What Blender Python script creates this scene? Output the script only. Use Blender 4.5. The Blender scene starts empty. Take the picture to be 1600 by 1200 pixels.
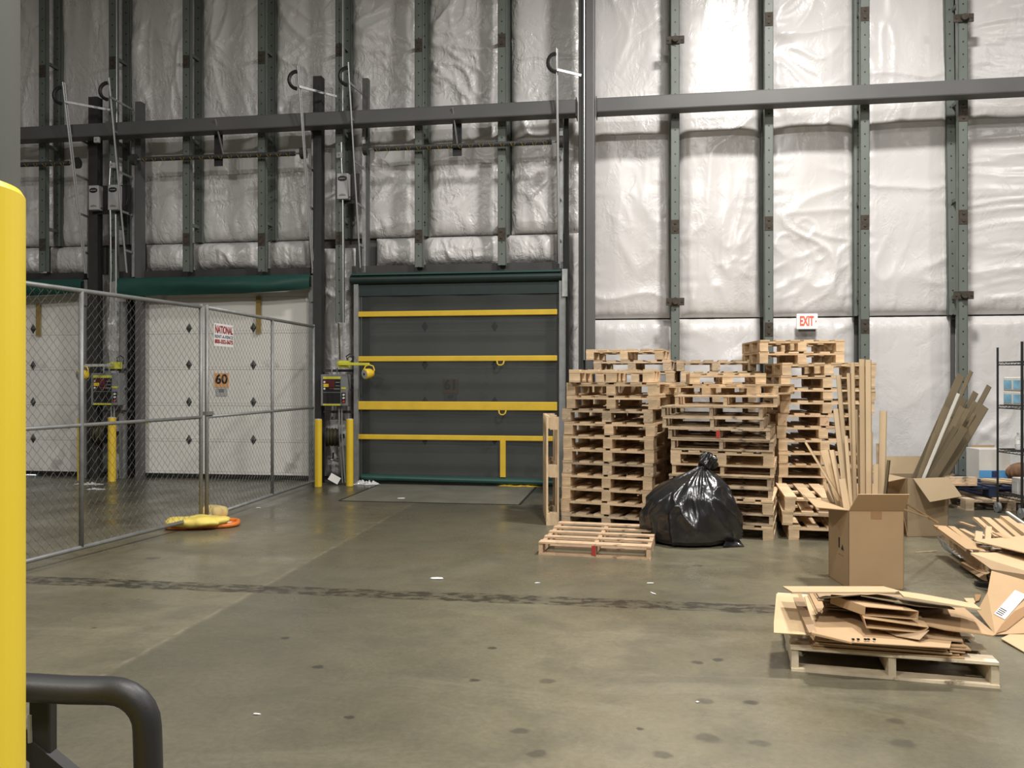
import bpy, bmesh, math, random
import numpy as np
from mathutils import Vector, Matrix, Euler
random.seed(7)
sc = bpy.context.scene
col = sc.collection
PI = math.pi
R = math.radians

# ------------------------------------------------------------------ camera
H, HY, F = 1.6, 595.0, 1290.0
cd = bpy.data.cameras.new('camera'); cam = bpy.data.objects.new('camera', cd); col.objects.link(cam)
cam.location = (0, 0, H); cam.rotation_euler = (PI/2, 0, 0)
cd.sensor_width = 36; cd.lens = F/1600*36; cd.shift_y = -(600-HY)/1600; cd.clip_end = 200
sc.camera = cam
sc.view_settings.view_transform = 'Standard'; sc.view_settings.look = 'None'
sc.view_settings.exposure = 0.0; sc.view_settings.gamma = 1; sc.view_settings.use_curve_mapping = False

# ------------------------------------------------------------------ wall frame (local: x = along wall, y = -distance out of the wall, z up)
TH = R(-8.5); D0 = 12.85
CT, ST = math.cos(TH), math.sin(TH)
P0 = Vector((0, D0/CT, 0))
WM = Matrix.Translation(P0) @ Matrix.Rotation(TH, 4, 'Z')
def WY(x, d):
    u = (x-800)/F
    return (D0-d)/(CT-ST*u)
def WS(x, d):                       # pixel column -> coordinate along the wall at offset d
    u = (x-800)/F; Y = WY(x, d)
    return u*Y*CT + (Y-P0.y)*ST
def WZ(x, y, d): return H-(y-HY)/F*WY(x, d)
def W(s, d, z=0): return WM @ Vector((s, -d, z))
def G(x, y, z=0):                   # point on the horizontal plane z seen at that pixel
    Y = (H-z)*F/(y-HY)
    return Vector(((x-800)/F*Y, Y, z))
def P3(x, y, Y): return Vector(((x-800)/F*Y, Y, H-(y-HY)/F*Y))

# ------------------------------------------------------------------ world and lamps
w = bpy.data.worlds.new('world'); sc.world = w; w.use_nodes = True
w.node_tree.nodes['Background'].inputs[0].default_value = (1.0, 0.95, 0.87, 1)
w.node_tree.nodes['Background'].inputs[1].default_value = 0.10
def lamp(s, d, z, power, size=0.9, colr=(1, 0.965, 0.92)):
    l = bpy.data.lights.new('high_bay_lamp', 'AREA'); l.shape = 'DISK'; l.size = size; l.energy = power; l.color = colr
    o = bpy.data.objects.new('high_bay_lamp', l); col.objects.link(o); o.location = W(s, d, z)
lamp(4.2, 5.0, 8.7, 820, 0.8)
lamp(3.0, 11.0, 8.9, 620, 0.6)
lamp(-5.5, 11.0, 8.9, 200, 0.6)
lamp(-4.5, 17.0, 8.9, 1000)
lamp(11.5, 9.0, 8.9, 420)
lamp(5.0, 17.0, 8.9, 500)

# ------------------------------------------------------------------ materials
MATS = {}
def lin(c): return tuple(((v/255)/12.92 if v/255 <= .04045 else ((v/255+.055)/1.055)**2.4) for v in c)
def mat(name, c, rough=.6, metal=0, spec=.5, var=0.0, vscale=6, bump=0, bscale=40, objvar=0.0, stretch=None, dirt=None, dscale=3, dpos=.6, coat=0):
    m = bpy.data.materials.new(name); m.use_nodes = True; MATS[name] = m
    nt = m.node_tree; N = nt.nodes; L = nt.links; b = N['Principled BSDF']
    b.inputs['Roughness'].default_value = rough; b.inputs['Metallic'].default_value = metal
    b.inputs['Specular IOR Level'].default_value = spec; b.inputs['Coat Weight'].default_value = coat
    b.inputs['Base Color'].default_value = (*c, 1)
    tc = N.new('ShaderNodeTexCoord'); vec = tc.outputs['Object']
    if stretch:
        mp = N.new('ShaderNodeMapping'); mp.inputs['Scale'].default_value = stretch; L.new(vec, mp.inputs[0]); vec = mp.outputs[0]
    cur = None
    if var or objvar:
        rgb = N.new('ShaderNodeRGB'); rgb.outputs[0].default_value = (*c, 1); cur = rgb.outputs[0]
    if var:
        n = N.new('ShaderNodeTexNoise'); n.inputs['Scale'].default_value = vscale; n.inputs['Detail'].default_value = 5; L.new(vec, n.inputs['Vector'])
        r = N.new('ShaderNodeMapRange'); r.inputs[1].default_value = .3; r.inputs[2].default_value = .7; r.inputs[3].default_value = 1-var; r.inputs[4].default_value = 1+var
        L.new(n.outputs[0], r.inputs[0])
        mx = N.new('ShaderNodeVectorMath'); mx.operation = 'SCALE'; L.new(cur, mx.inputs[0]); L.new(r.outputs[0], mx.inputs['Scale']); cur = mx.outputs[0]
    if objvar:
        oi = N.new('ShaderNodeObjectInfo')
        r = N.new('ShaderNodeMapRange'); r.inputs[3].default_value = 1-objvar; r.inputs[4].default_value = 1+objvar*.6; L.new(oi.outputs['Random'], r.inputs[0])
        mx = N.new('ShaderNodeVectorMath'); mx.operation = 'SCALE'; L.new(cur, mx.inputs[0]); L.new(r.outputs[0], mx.inputs['Scale']); cur = mx.outputs[0]
    if dirt:
        n = N.new('ShaderNodeTexNoise'); n.inputs['Scale'].default_value = dscale; n.inputs['Detail'].default_value = 8; n.inputs['Roughness'].default_value = .65; L.new(tc.outputs['Object'], n.inputs['Vector'])
        r = N.new('ShaderNodeMapRange'); r.inputs[1].default_value = dpos; r.inputs[2].default_value = dpos+.08; L.new(n.outputs[0], r.inputs[0])
        mx = N.new('ShaderNodeMix'); mx.data_type = 'RGBA'; L.new(r.outputs[0], mx.inputs[0])
        if cur: L.new(cur, mx.inputs[6])
        else: mx.inputs[6].default_value = (*c, 1)
        mx.inputs[7].default_value = (*dirt, 1); cur = mx.outputs[2]
    if cur: L.new(cur, b.inputs['Base Color'])
    if bump:
        n = N.new('ShaderNodeTexNoise'); n.inputs['Scale'].default_value = bscale; n.inputs['Detail'].default_value = 4; L.new(vec, n.inputs['Vector'])
        bp = N.new('ShaderNodeBump'); bp.inputs['Strength'].default_value = bump; bp.inputs['Distance'].default_value = .01; L.new(n.outputs[0], bp.inputs['Height']); L.new(bp.outputs[0], b.inputs['Normal'])
    return m
wood = mat('pallet_wood', (.60, .44, .27), .75, var=.16, vscale=9, objvar=.22, stretch=(1, 1, 3), bump=.15, bscale=30, dirt=(.22, .16, .10), dscale=7, dpos=.66)
wood_old = mat('pallet_wood_weathered', (.50, .38, .25), .8, var=.2, vscale=9, objvar=.28, stretch=(1, 1, 3), bump=.2, bscale=30, dirt=(.16, .12, .08), dscale=6, dpos=.6)
wood_pink = mat('pallet_wood_reddish', (.54, .38, .24), .75, var=.15, objvar=.2, bump=.15, dirt=(.2, .13, .08), dscale=7, dpos=.6)
wood_white = mat('pallet_wood_pale', (.66, .56, .40), .75, var=.18, vscale=7, objvar=.1, bump=.15, dirt=(.22, .17, .11), dscale=5, dpos=.6)
wood_dark = mat('pallet_wood_dark', (.16, .12, .08), .8, var=.2, objvar=.2)
redpaint = mat('red_painted_wood', (.42, .04, .03), .6, var=.15)
card = mat('cardboard', (.46, .305, .165), .72, var=.05, vscale=3, objvar=.08, bump=.05, bscale=60)
card_lt = mat('cardboard_light', (.55, .40, .23), .75, var=.05, vscale=3, objvar=.08)
card_dk = mat('cardboard_olive', (.165, .128, .075), .75, var=.08, vscale=3, objvar=.25)  # olive board; the shade on the rear bundle is also in this tone
card2 = mat('cardboard_rear_shade', (.31, .23, .135), .75, var=.05, vscale=3)  # cardboard colour darkened for the shade on the rear carton
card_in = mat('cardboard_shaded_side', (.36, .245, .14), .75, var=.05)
tape = mat('packing_tape', (.34, .20, .10), .35, var=.05)
edgeb = mat('edge_board', (.66, .50, .31), .7, var=.06, vscale=2, objvar=.22)
steel = mat('grey_painted_steel', (.092, .092, .091), .5, var=.10, vscale=2, dirt=(.07, .07, .068), dscale=4, dpos=.68)
post_dk = mat('dark_post_paint', (.026, .026, .024), .6, var=.15)
steel_dk = mat('dark_steel', (.035, .035, .033), .5, var=.2, vscale=3)
black = mat('black_plastic', (.012, .012, .012), .5)
rubber = mat('black_rubber', (.022, .022, .023), .48, bump=.04, bscale=200)
galv = mat('galvanised_steel', (.42, .43, .43), .42, metal=.6, var=.18, vscale=9)
galv_dull = mat('dull_galvanised_steel', (.26, .265, .26), .5, metal=.35, var=.15, vscale=9)
conduit = mat('conduit_steel', (.55, .56, .56), .35, metal=.7)
green_dk = mat('green_curtain_vinyl', (.012, .060, .048), .45, var=.12, vscale=2)
green_roll = mat('green_curtain_roll', (.008, .022, .02), .5, var=.15)
white_pl = mat('white_paint', (.62, .60, .55), .6, var=.05)
gray_box = mat('grey_enclosure', (.20, .205, .205), .45, var=.05)
gray_lt = mat('light_grey_enclosure', (.42, .42, .42), .45, var=.05)
yel = mat('yellow_paint', (.75, .52, .035), .45, var=.05, vscale=3, dirt=(.12, .09, .03), dscale=16, dpos=.72)
yel_col = mat('yellow_column_sleeve', (.83, .62, .04), .4, var=.03, vscale=2, dirt=(.40, .30, .08), dscale=10, dpos=.72)
yel_strap = mat('yellow_strap_webbing', (.66, .44, .03), .6, var=.08, vscale=4, bump=.2, bscale=120)
yel_lime = mat('yellow_lamp_paint', (.62, .60, .06), .4, var=.1)
orange = mat('orange_plastic', (.72, .20, .03), .45, var=.1)
sand = mat('yellow_sandbag', (.78, .62, .14), .6, var=.15, vscale=8, bump=.3, bscale=25)
sand2 = mat('tan_sandbag', (.60, .47, .20), .7, var=.15, vscale=8, bump=.3, bscale=25)
bagm = mat('black_bin_liner', (.014, .014, .014), .24, spec=.8, bump=1.0, bscale=7, stretch=(1.6, 1.6, .55))
wire = mat('fence_wire', (.13, .13, .12), .5)
paper = mat('white_paper', (.75, .74, .72), .6)
blue = mat('blue_print', (.10, .32, .60), .5)
lblue = mat('pale_blue_print', (.20, .42, .58), .4, var=.25, vscale=12)
navy = mat('navy_plastic', (.012, .02, .05), .5)
brownbag = mat('brown_paper_bag', (.20, .11, .06), .8, var=.3, vscale=12, bump=.4, bscale=20)
hose = mat('olive_hose', (.045, .038, .015), .6)
red = mat('red_print', (.65, .06, .04), .5)
dred = mat('dark_red_print', (.30, .02, .03), .5)
maroon = mat('maroon_print', (.10, .012, .014), .5)
navyp = mat('navy_print', (.03, .04, .12), .5)
sign_or = mat('orange_sign', (.80, .40, .16), .5)
rust = mat('rusty_steel', (.048, .038, .028), .8, var=.4, vscale=20)
plastic = mat('clear_wrap', (.55, .56, .56), .2, bump=.4, bscale=20)
brass = mat('brown_strap', (.30, .20, .05), .6)

def green_post():
    m = mat('green_rack_paint', (.122, .141, .124), .5, var=.14, vscale=1.7, dirt=(.10, .09, .065), dscale=2.2, dpos=.6)
    nt = m.node_tree; N = nt.nodes; L = nt.links; b = N['Principled BSDF']
    tc = N.new('ShaderNodeTexCoord'); sp = N.new('ShaderNodeSeparateXYZ'); L.new(tc.outputs['Object'], sp.inputs[0])
    a = N.new('ShaderNodeMath'); a.operation = 'PINGPONG'; a.inputs[1].default_value = .088; L.new(sp.outputs[2], a.inputs[0])
    a2 = N.new('ShaderNodeMath'); a2.operation = 'POWER'; a2.inputs[1].default_value = 2; L.new(a.outputs[0], a2.inputs[0])
    b2 = N.new('ShaderNodeMath'); b2.operation = 'POWER'; b2.inputs[1].default_value = 2
    ab = N.new('ShaderNodeMath'); ab.operation = 'ABSOLUTE'; L.new(sp.outputs[0], ab.inputs[0]); L.new(ab.outputs[0], b2.inputs[0])
    s = N.new('ShaderNodeMath'); s.operation = 'ADD'; L.new(a2.outputs[0], s.inputs[0]); L.new(b2.outputs[0], s.inputs[1])
    lt = N.new('ShaderNodeMath'); lt.operation = 'LESS_THAN'; lt.inputs[1].default_value = .012**2; L.new(s.outputs[0], lt.inputs[0])
    mx = N.new('ShaderNodeMix'); mx.data_type = 'RGBA'; L.new(lt.outputs[0], mx.inputs[0])
    src = b.inputs['Base Color'].links[0].from_socket; L.new(src, mx.inputs[6]); mx.inputs[7].default_value = (.01, .01, .01, 1)
    L.new(mx.outputs[2], b.inputs['Base Color'])
    return m
gpost = green_post()

def insulation_mat(nm, st):
    m = mat(nm, (.64, .625, .615), .28, spec=.65)
    nt = m.node_tree; N = nt.nodes; L = nt.links; b = N['Principled BSDF']
    tc = N.new('ShaderNodeTexCoord')
    n1 = N.new('ShaderNodeTexNoise'); n1.inputs['Scale'].default_value = 1.6; n1.inputs['Detail'].default_value = 3; n1.inputs['Distortion'].default_value = 1.2
    L.new(tc.outputs['Object'], n1.inputs['Vector'])
    n2 = N.new('ShaderNodeTexNoise'); n2.inputs['Scale'].default_value = 7; n2.inputs['Detail'].default_value = 3; n2.inputs['Distortion'].default_value = 1.5
    L.new(tc.outputs['Object'], n2.inputs['Vector'])
    r1 = N.new('ShaderNodeMapRange'); r1.inputs[1].default_value = .40; r1.inputs[2].default_value = .62
    L.new(n1.outputs[0], r1.inputs[0])
    def creased(nd, k):
        q = N.new('ShaderNodeMath'); q.operation = 'SUBTRACT'; q.inputs[1].default_value = .5; L.new(nd.outputs[0], q.inputs[0])
        q2 = N.new('ShaderNodeMath'); q2.operation = 'ABSOLUTE'; L.new(q.outputs[0], q2.inputs[0])
        q3 = N.new('ShaderNodeMath'); q3.operation = 'SMOOTH_MIN'; q3.inputs[1].default_value = .14; q3.inputs[2].default_value = .06; L.new(q2.outputs[0], q3.inputs[0])
        q4 = N.new('ShaderNodeMath'); q4.operation = 'MULTIPLY'; q4.inputs[1].default_value = -k; L.new(q3.outputs[0], q4.inputs[0]); return q4.outputs[0]
    n3 = N.new('ShaderNodeTexNoise'); n3.inputs['Scale'].default_value = 3.2; n3.inputs['Detail'].default_value = 2; n3.inputs['Distortion'].default_value = .8
    mp = N.new('ShaderNodeMapping'); mp.inputs['Rotation'].default_value = (0, .5, 0); mp.inputs['Scale'].default_value = (1.5, 1, .8); L.new(tc.outputs['Object'], mp.inputs[0]); L.new(mp.outputs[0], n3.inputs['Vector'])
    ad = N.new('ShaderNodeMath'); ad.operation = 'ADD'; L.new(creased(n3, 2.6), ad.inputs[0]); L.new(creased(n2, 1.2), ad.inputs[1])
    mu = N.new('ShaderNodeMath'); mu.operation = 'MULTIPLY'; L.new(r1.outputs[0], mu.inputs[0]); L.new(ad.outputs[0], mu.inputs[1])
    bp = N.new('ShaderNodeBump'); bp.inputs['Strength'].default_value = st; bp.inputs['Distance'].default_value = .05
    L.new(mu.outputs[0], bp.inputs['Height']); L.new(bp.outputs[0], b.inputs['Normal'])
    rr = N.new('ShaderNodeMapRange'); rr.inputs[3].default_value = .22; rr.inputs[4].default_value = .42; L.new(n1.outputs[0], rr.inputs[0]); L.new(rr.outputs[0], b.inputs['Roughness'])
    return m
insul_soft = insulation_mat('white_poly_insulation', .22)
insul = insulation_mat('crinkled_poly_insulation', .7)

def floor_mat():
    m = bpy.data.materials.new('concrete_floor'); m.use_nodes = True
    nt = m.node_tree; N = nt.nodes; L = nt.links; b = N['Principled BSDF']
    tc = N.new('ShaderNodeTexCoord'); vec = tc.outputs['Object']      # floor object uses the wall frame
    sp = N.new('ShaderNodeSeparateXYZ'); L.new(vec, sp.inputs[0])
    def math_(op, a, bb=None, c=None):
        n = N.new('ShaderNodeMath'); n.operation = op
        for i, v in enumerate((a, bb, c)):
            if v is None: continue
            if isinstance(v, (int, float)): n.inputs[i].default_value = v
            else: L.new(v, n.inputs[i])
        return n.outputs[0]
    def noise(scale, detail=5, rough=.55, st=None, dist=0):
        n = N.new('ShaderNodeTexNoise'); n.inputs['Scale'].default_value = scale; n.inputs['Detail'].default_value = detail; n.inputs['Roughness'].default_value = rough; n.inputs['Distortion'].default_value = dist
        if st:
            mp = N.new('ShaderNodeMapping'); mp.inputs['Scale'].default_value = st; L.new(vec, mp.inputs[0]); L.new(mp.outputs[0], n.inputs['Vector'])
        else: L.new(vec, n.inputs['Vector'])
        return n.outputs[0]
    def rng(v, a, b_, c, d):
        r = N.new('ShaderNodeMapRange'); L.new(v, r.inputs[0])
        for i, q in enumerate((a, b_, c, d)): r.inputs[i+1].default_value = q
        return r.outputs[0]
    def mix(f, a, bb):
        mx = N.new('ShaderNodeMix'); mx.data_type = 'RGBA'; L.new(f, mx.inputs[0])
        if isinstance(a, tuple): mx.inputs[6].default_value = (*a, 1)
        else: L.new(a, mx.inputs[6])
        if isinstance(bb, tuple): mx.inputs[7].default_value = (*bb, 1)
        else: L.new(bb, mx.inputs[7])
        return mx.outputs[2]
    x, y = sp.outputs[0], sp.outputs[1]
    cl = rng(noise(.55, 8, .62, dist=.4), .35, .65, 0, 1)
    c = mix(cl, (.112, .100, .064), (.200, .180, .120))
    c = mix(math_('MULTIPLY', rng(noise(2.2, 7, .6), .47, .64, 0, 1), .5), c, (.092, .085, .064))
    c = mix(math_('MULTIPLY', rng(noise(.9, 6, .7, st=(.6, 1.6, 1), dist=.8), .54, .66, 0, 1), .35), c, (.25, .225, .16))
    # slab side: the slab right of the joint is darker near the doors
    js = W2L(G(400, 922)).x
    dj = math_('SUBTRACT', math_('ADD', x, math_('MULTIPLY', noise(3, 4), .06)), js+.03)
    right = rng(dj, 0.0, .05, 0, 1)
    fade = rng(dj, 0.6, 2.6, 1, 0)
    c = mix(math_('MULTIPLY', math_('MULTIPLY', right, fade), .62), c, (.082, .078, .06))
    # pale and pitted line along the joint
    jl = rng(math_('ABSOLUTE', dj), .0, .024, 1, 0)
    c = mix(math_('MULTIPLY', math_('MULTIPLY', jl, rng(noise(9, 5), .42, .6, 0, 1)), .45), c, (.27, .24, .18))
    # floor colour darkened towards the doors to paint in the light falloff
    falloff = rng(math_('ADD', y, math_('MULTIPLY', noise(.7, 4), 1.2)), -5.0, -.6, 0, 1)
    c = mix(math_('MULTIPLY', falloff, .72), c, (.06, .058, .048))
    # crumbled joint band parallel to the wall
    ty = W2L(G(800, 936)).y
    ty2 = math_('ADD', y, math_('MULTIPLY', noise(2.0, 5), .10))
    tb = rng(math_('ABSOLUTE', math_('SUBTRACT', ty2, ty+.05)), .105, .128, 1, 0)
    pit = rng(noise(7.5, 6, .65, st=(1, 1.8, 1)), .46, .54, 0, 1)
    c = mix(math_('MULTIPLY', tb, .5), c, (.09, .08, .058))
    c = mix(math_('MULTIPLY', math_('MULTIPLY', tb, pit), .9), c, (.035, .031, .024))
    # oil spots
    spots = [(1091,1035,.07),(1121,1031,.06),(1103,1096,.09),(1173,1098,.07),(1105,1153,.12),(1187,1161,.09),(1401,1127,.08),(1410,1162,.11),(446,997,.055),(497,1042,.06),(771,1013,.05),(741,1063,.06),(1090,884,.10),(148,981,.05),(543,1121,.05),(853,1064,.09),(840,1178,.09),(812,1142,.08),(1355,876,.2),(1000,1139,.04),(240,872,.14),(1035,1180,.08)]
    wob = math_('MULTIPLY', math_('SUBTRACT', noise(14, 4), .5), .07)
    acc = None
    for px, py, r in spots:
        q = W2L(G(px, py))
        dx = math_('SUBTRACT', x, q.x); dy = math_('MULTIPLY', math_('SUBTRACT', y, q.y), 1.2)
        dd = math_('ADD', math_('SQRT', math_('ADD', math_('MULTIPLY', dx, dx), math_('MULTIPLY', dy, dy))), wob)
        s = math_('MULTIPLY', rng(dd, r*.35, r*.62, 1, 0), .5 if r > .075 else .75)
        acc = s if acc is None else math_('MAXIMUM', acc, s)
    c = mix(acc, c, (.035, .032, .027))
    fine = rng(noise(30, 6, .7), .4, .62, .92, 1.06)
    sc_ = N.new('ShaderNodeVectorMath'); sc_.operation = 'SCALE'; L.new(c, sc_.inputs[0]); L.new(fine, sc_.inputs['Scale'])
    L.new(sc_.outputs[0], b.inputs['Base Color'])
    ro = rng(noise(1.3, 6, .6), .35, .65, .20, .42)
    L.new(ro, b.inputs['Roughness']); b.inputs['Specular IOR Level'].default_value = .45
    bp = N.new('ShaderNodeBump'); bp.inputs['Strength'].default_value = .12; bp.inputs['Distance'].default_value = .01
    L.new(math_('SUBTRACT', noise(18, 6, .7), math_('MULTIPLY', math_('MULTIPLY', tb, pit), 2.0)), bp.inputs['Height']); L.new(bp.outputs[0], b.inputs['Normal'])
    return m
WMI = WM.inverted()
def W2L(p): return WMI @ p

def screen_mat():
    m = bpy.data.materials.new('dark_mesh_curtain'); m.use_nodes = True
    nt = m.node_tree; N = nt.nodes; L = nt.links; b = N['Principled BSDF']; out = N['Material Output']
    tc = N.new('ShaderNodeTexCoord')
    n = N.new('ShaderNodeTexNoise'); n.inputs['Scale'].default_value = 1.2; n.inputs['Detail'].default_value = 4; L.new(tc.outputs['Object'], n.inputs['Vector'])
    r = N.new('ShaderNodeMix'); r.data_type = 'RGBA'; L.new(n.outputs[0], r.inputs[0]); r.inputs[6].default_value = (.018, .024, .022, 1); r.inputs[7].default_value = (.032, .038, .035, 1)
    L.new(r.outputs[2], b.inputs['Base Color']); b.inputs['Roughness'].default_value = .55
    t = N.new('ShaderNodeBsdfTransparent'); mx = N.new('ShaderNodeMixShader'); mx.inputs[0].default_value = .20
    L.new(b.outputs[0], mx.inputs[1]); L.new(t.outputs[0], mx.inputs[2]); L.new(mx.outputs[0], out.inputs[0])
    return m
screen = screen_mat()
def emit(name, c, s):
    m = bpy.data.materials.new(name); m.use_nodes = True; b = m.node_tree.nodes['Principled BSDF']
    b.inputs['Base Color'].default_value = (*c, 1); b.inputs['Emission Color'].default_value = (*c, 1); b.inputs['Emission Strength'].default_value = s
    return m
exit_face = emit('lit_exit_face', (.90, .83, .77), .24)
exit_red = emit('lit_exit_red', (.80, .12, .08), .25)
dayl = emit('daylight_gap', (.9, .95, 1), 1.0)
def glassy():
    m = bpy.data.materials.new('clear_bottle_plastic'); m.use_nodes = True; b = m.node_tree.nodes['Principled BSDF']
    b.inputs['Base Color'].default_value = (.9, .92, .93, 1); b.inputs['Transmission Weight'].default_value = .75; b.inputs['Roughness'].default_value = .12; b.inputs['IOR'].default_value = 1.2
    return m
clearp = glassy()

# ------------------------------------------------------------------ mesh helpers
class MB:
    def __init__(s): s.v = []; s.f = []
    def add(s, vs, fs):
        k = len(s.v); s.v += [tuple(p) for p in vs]; s.f += [tuple(i+k for i in f) for f in fs]; return s
    def box(s, x0, x1, y0, y1, z0, z1, M=None):
        vs = [Vector(p) for p in ((x0,y0,z0),(x1,y0,z0),(x1,y1,z0),(x0,y1,z0),(x0,y0,z1),(x1,y0,z1),(x1,y1,z1),(x0,y1,z1))]
        if M is not None: vs = [M @ p for p in vs]
        return s.add(vs, [(0,3,2,1),(4,5,6,7),(0,1,5,4),(1,2,6,5),(2,3,7,6),(3,0,4,7)])
    def bar(s, a, b, wx, wz, up=(0,0,1)):
        a, b = Vector(a), Vector(b); t = (b-a).normalized(); up = Vector(up)
        if abs(t.dot(up)) > .98: up = Vector((0, 1, 0))
        e = t.cross(up).normalized()*wx/2; u = e.cross(t).normalized()*wz/2
        return s.add([a-e-u, a+e-u, a+e+u, a-e+u, b-e-u, b+e-u, b+e+u, b-e+u], [(0,1,2,3),(4,7,6,5),(0,4,5,1),(1,5,6,2),(2,6,7,3),(3,7,4,0)])
    def tube(s, pts, r, n=8, closed=False):
        pts = [Vector(p) for p in pts]; m = len(pts); rr = r if isinstance(r, (list, tuple)) else [r]*m
        k = len(s.v); prev = None
        for i, p in enumerate(pts):
            a = pts[i-1] if (i > 0 or closed) else p; b = pts[(i+1) % m] if (i < m-1 or closed) else p
            t = (b-a).normalized()
            if prev is None:
                up = Vector((0,0,1)) if abs(t.z) < .9 else Vector((1,0,0)); e = t.cross(up).normalized()
            else: e = (prev-t*prev.dot(t)).normalized()
            prev = e; u = t.cross(e)
            for j in range(n):
                q = 2*PI*j/n; s.v.append(tuple(p+(e*math.cos(q)+u*math.sin(q))*rr[i]))
        for i in range(m if closed else m-1):
            a0 = k+i*n; b0 = k+((i+1) % m)*n
            for j in range(n): s.f.append((a0+j, b0+j, b0+(j+1) % n, a0+(j+1) % n))
        if not closed: s.f.append(tuple(k+j for j in range(n))); s.f.append(tuple(k+(m-1)*n+j for j in reversed(range(n))))
        return s
    def prism(s, poly, thick, nrm=None):
        """flat polygon of 3-D points given a thickness"""
        poly = [Vector(p) for p in poly]
        if nrm is None:
            nrm = Vector((0,0,0))
            for i in range(len(poly)): nrm += (poly[i]-poly[0]).cross(poly[(i+1) % len(poly)]-poly[0])
        nn = Vector(nrm).normalized()*thick/2; m = len(poly)
        return s.add([p-nn for p in poly]+[p+nn for p in poly], [tuple(reversed(range(m))), tuple(range(m, 2*m))]+[(i, (i+1) % m, m+(i+1) % m, m+i) for i in range(m)])
    def lathe(s, prof, n=16, c=(0,0,0), M=None):
        k = len(s.v); m = len(prof)
        for (r, z) in prof:
            for j in range(n):
                q = 2*PI*j/n; p = Vector((c[0]+r*math.cos(q), c[1]+r*math.sin(q), c[2]+z))
                if M is not None: p = M @ p
                s.v.append(tuple(p))
        for i in range(m-1):
            for j in range(n): s.f.append((k+i*n+j, k+i*n+(j+1) % n, k+(i+1)*n+(j+1) % n, k+(i+1)*n+j))
        s.f.append(tuple(k+j for j in reversed(range(n)))); s.f.append(tuple(k+(m-1)*n+j for j in range(n)))
        return s
    def mesh(s, name, m, origin=(0,0,0), smooth=False):
        me = bpy.data.meshes.new(name); o = Vector(origin)
        me.from_pydata([tuple(Vector(p)-o) for p in s.v], [], s.f); me.update()
        if m: me.materials.append(m)
        bm = bmesh.new(); bm.from_mesh(me); bmesh.ops.recalc_face_normals(bm, faces=bm.faces); bm.to_mesh(me); bm.free()
        if smooth: me.polygons.foreach_set('use_smooth', [True]*len(me.polygons))
        return me
    def build(s, name, m, parent=None, origin=(0,0,0), smooth=False, bevel=0):
        o = bpy.data.objects.new(name, s.mesh(name, m, origin, smooth)); col.objects.link(o)
        if parent: o.parent = parent
        if bevel:
            b = o.modifiers.new('bevel', 'BEVEL'); b.width = bevel; b.segments = 2; b.limit_method = 'ANGLE'
        return o
def tag(o, label=None, cat=None, group=None, kind=None):
    if label: o['label'] = label
    if cat: o['category'] = cat
    if group: o['group'] = group
    if kind: o['kind'] = kind
    return o
def thing(name, label, cat, loc=(0,0,0), rz=0, group=None):
    o = bpy.data.objects.new(name, None); col.objects.link(o); o.location = loc; o.rotation_euler = (0, 0, rz); o.empty_display_size = .1
    return tag(o, label, cat, group)
class WT:
    """a thing standing in the wall frame; part geometry is given in wall coordinates (s, -d, z)"""
    def __init__(s, name, label, cat, s0, d0, z0=0, group=None, kind=None):
        s.o = Vector((s0, -d0, z0)); s.root = thing(name, label, cat, WM @ s.o, TH, group)
        if kind: s.root['kind'] = kind
    def part(s, mb, name, m, parent=None, **k):
        return mb.build(name, m, parent or s.root, s.o if parent is None else s.o, **k)
def wall_obj(mb, name, m, s0=0, d0=0, z0=0, **k):
    off = Vector((s0, -d0, z0)); o = mb.build(name, m, None, off, **k); o.location = WM @ off; o.rotation_euler = (0, 0, TH); return o
def text(s, size, m, parent, M, name='lettering', bold=0, xs=1, depth=.001, fit=None):
    cu = bpy.data.curves.new(name, 'FONT'); cu.body = s; cu.size = size; cu.align_x = 'CENTER'; cu.align_y = 'CENTER'; cu.extrude = depth; cu.offset = bold; cu.resolution_u = 3
    t = bpy.data.objects.new('tmp', cu); col.objects.link(t)
    me = bpy.data.meshes.new_from_object(t); bpy.data.objects.remove(t); bpy.data.curves.remove(cu)
    if fit:
        xx = [v.co.x for v in me.vertices]; xs = fit/(max(xx)-min(xx))
    me.transform(M @ Matrix.Diagonal((xs, 1, 1, 1))); me.materials.clear(); me.materials.append(m)
    o = bpy.data.objects.new(name, me); col.objects.link(o); o.parent = parent; return o
FACE = Matrix.Rotation(PI/2, 4, 'X')      # text in the x-z plane facing -y (towards the hall)
ORD = ['topmost','second from the top','third from the top','fourth from the top','fifth from the top','sixth from the top','seventh from the top','eighth from the top','ninth from the top','tenth from the top','eleventh from the top','twelfth from the top','thirteenth from the top','fourteenth from the top','fifteenth from the top']

# value noise in numpy for the cloth
_rs = np.random.RandomState(3); TAB = _rs.rand(256, 256)
def vn(x, y, seed=0):
    x = x+seed*17.31; y = y+seed*9.17
    xi = np.floor(x).astype(int); yi = np.floor(y).astype(int); fx = x-xi; fy = y-yi
    fx = fx*fx*(3-2*fx); fy = fy*fy*(3-2*fy)
    a = TAB[xi % 256, yi % 256]; b = TAB[(xi+1) % 256, yi % 256]; c = TAB[xi % 256, (yi+1) % 256]; d = TAB[(xi+1) % 256, (yi+1) % 256]
    return (a*(1-fx)+b*fx)*(1-fy)+(c*(1-fx)+d*fx)*fy
def ridge(x, y, seed): return 1-np.abs(2*vn(x, y, seed)-1)
def grid_faces(nx, nz, wrapx=False):
    F_ = []
    for j in range(nz-1):
        for i in range(nx if wrapx else nx-1):
            i2 = (i+1) % nx; F_.append((j*nx+i, j*nx+i2, (j+1)*nx+i2, (j+1)*nx+i))
    return F_

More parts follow.
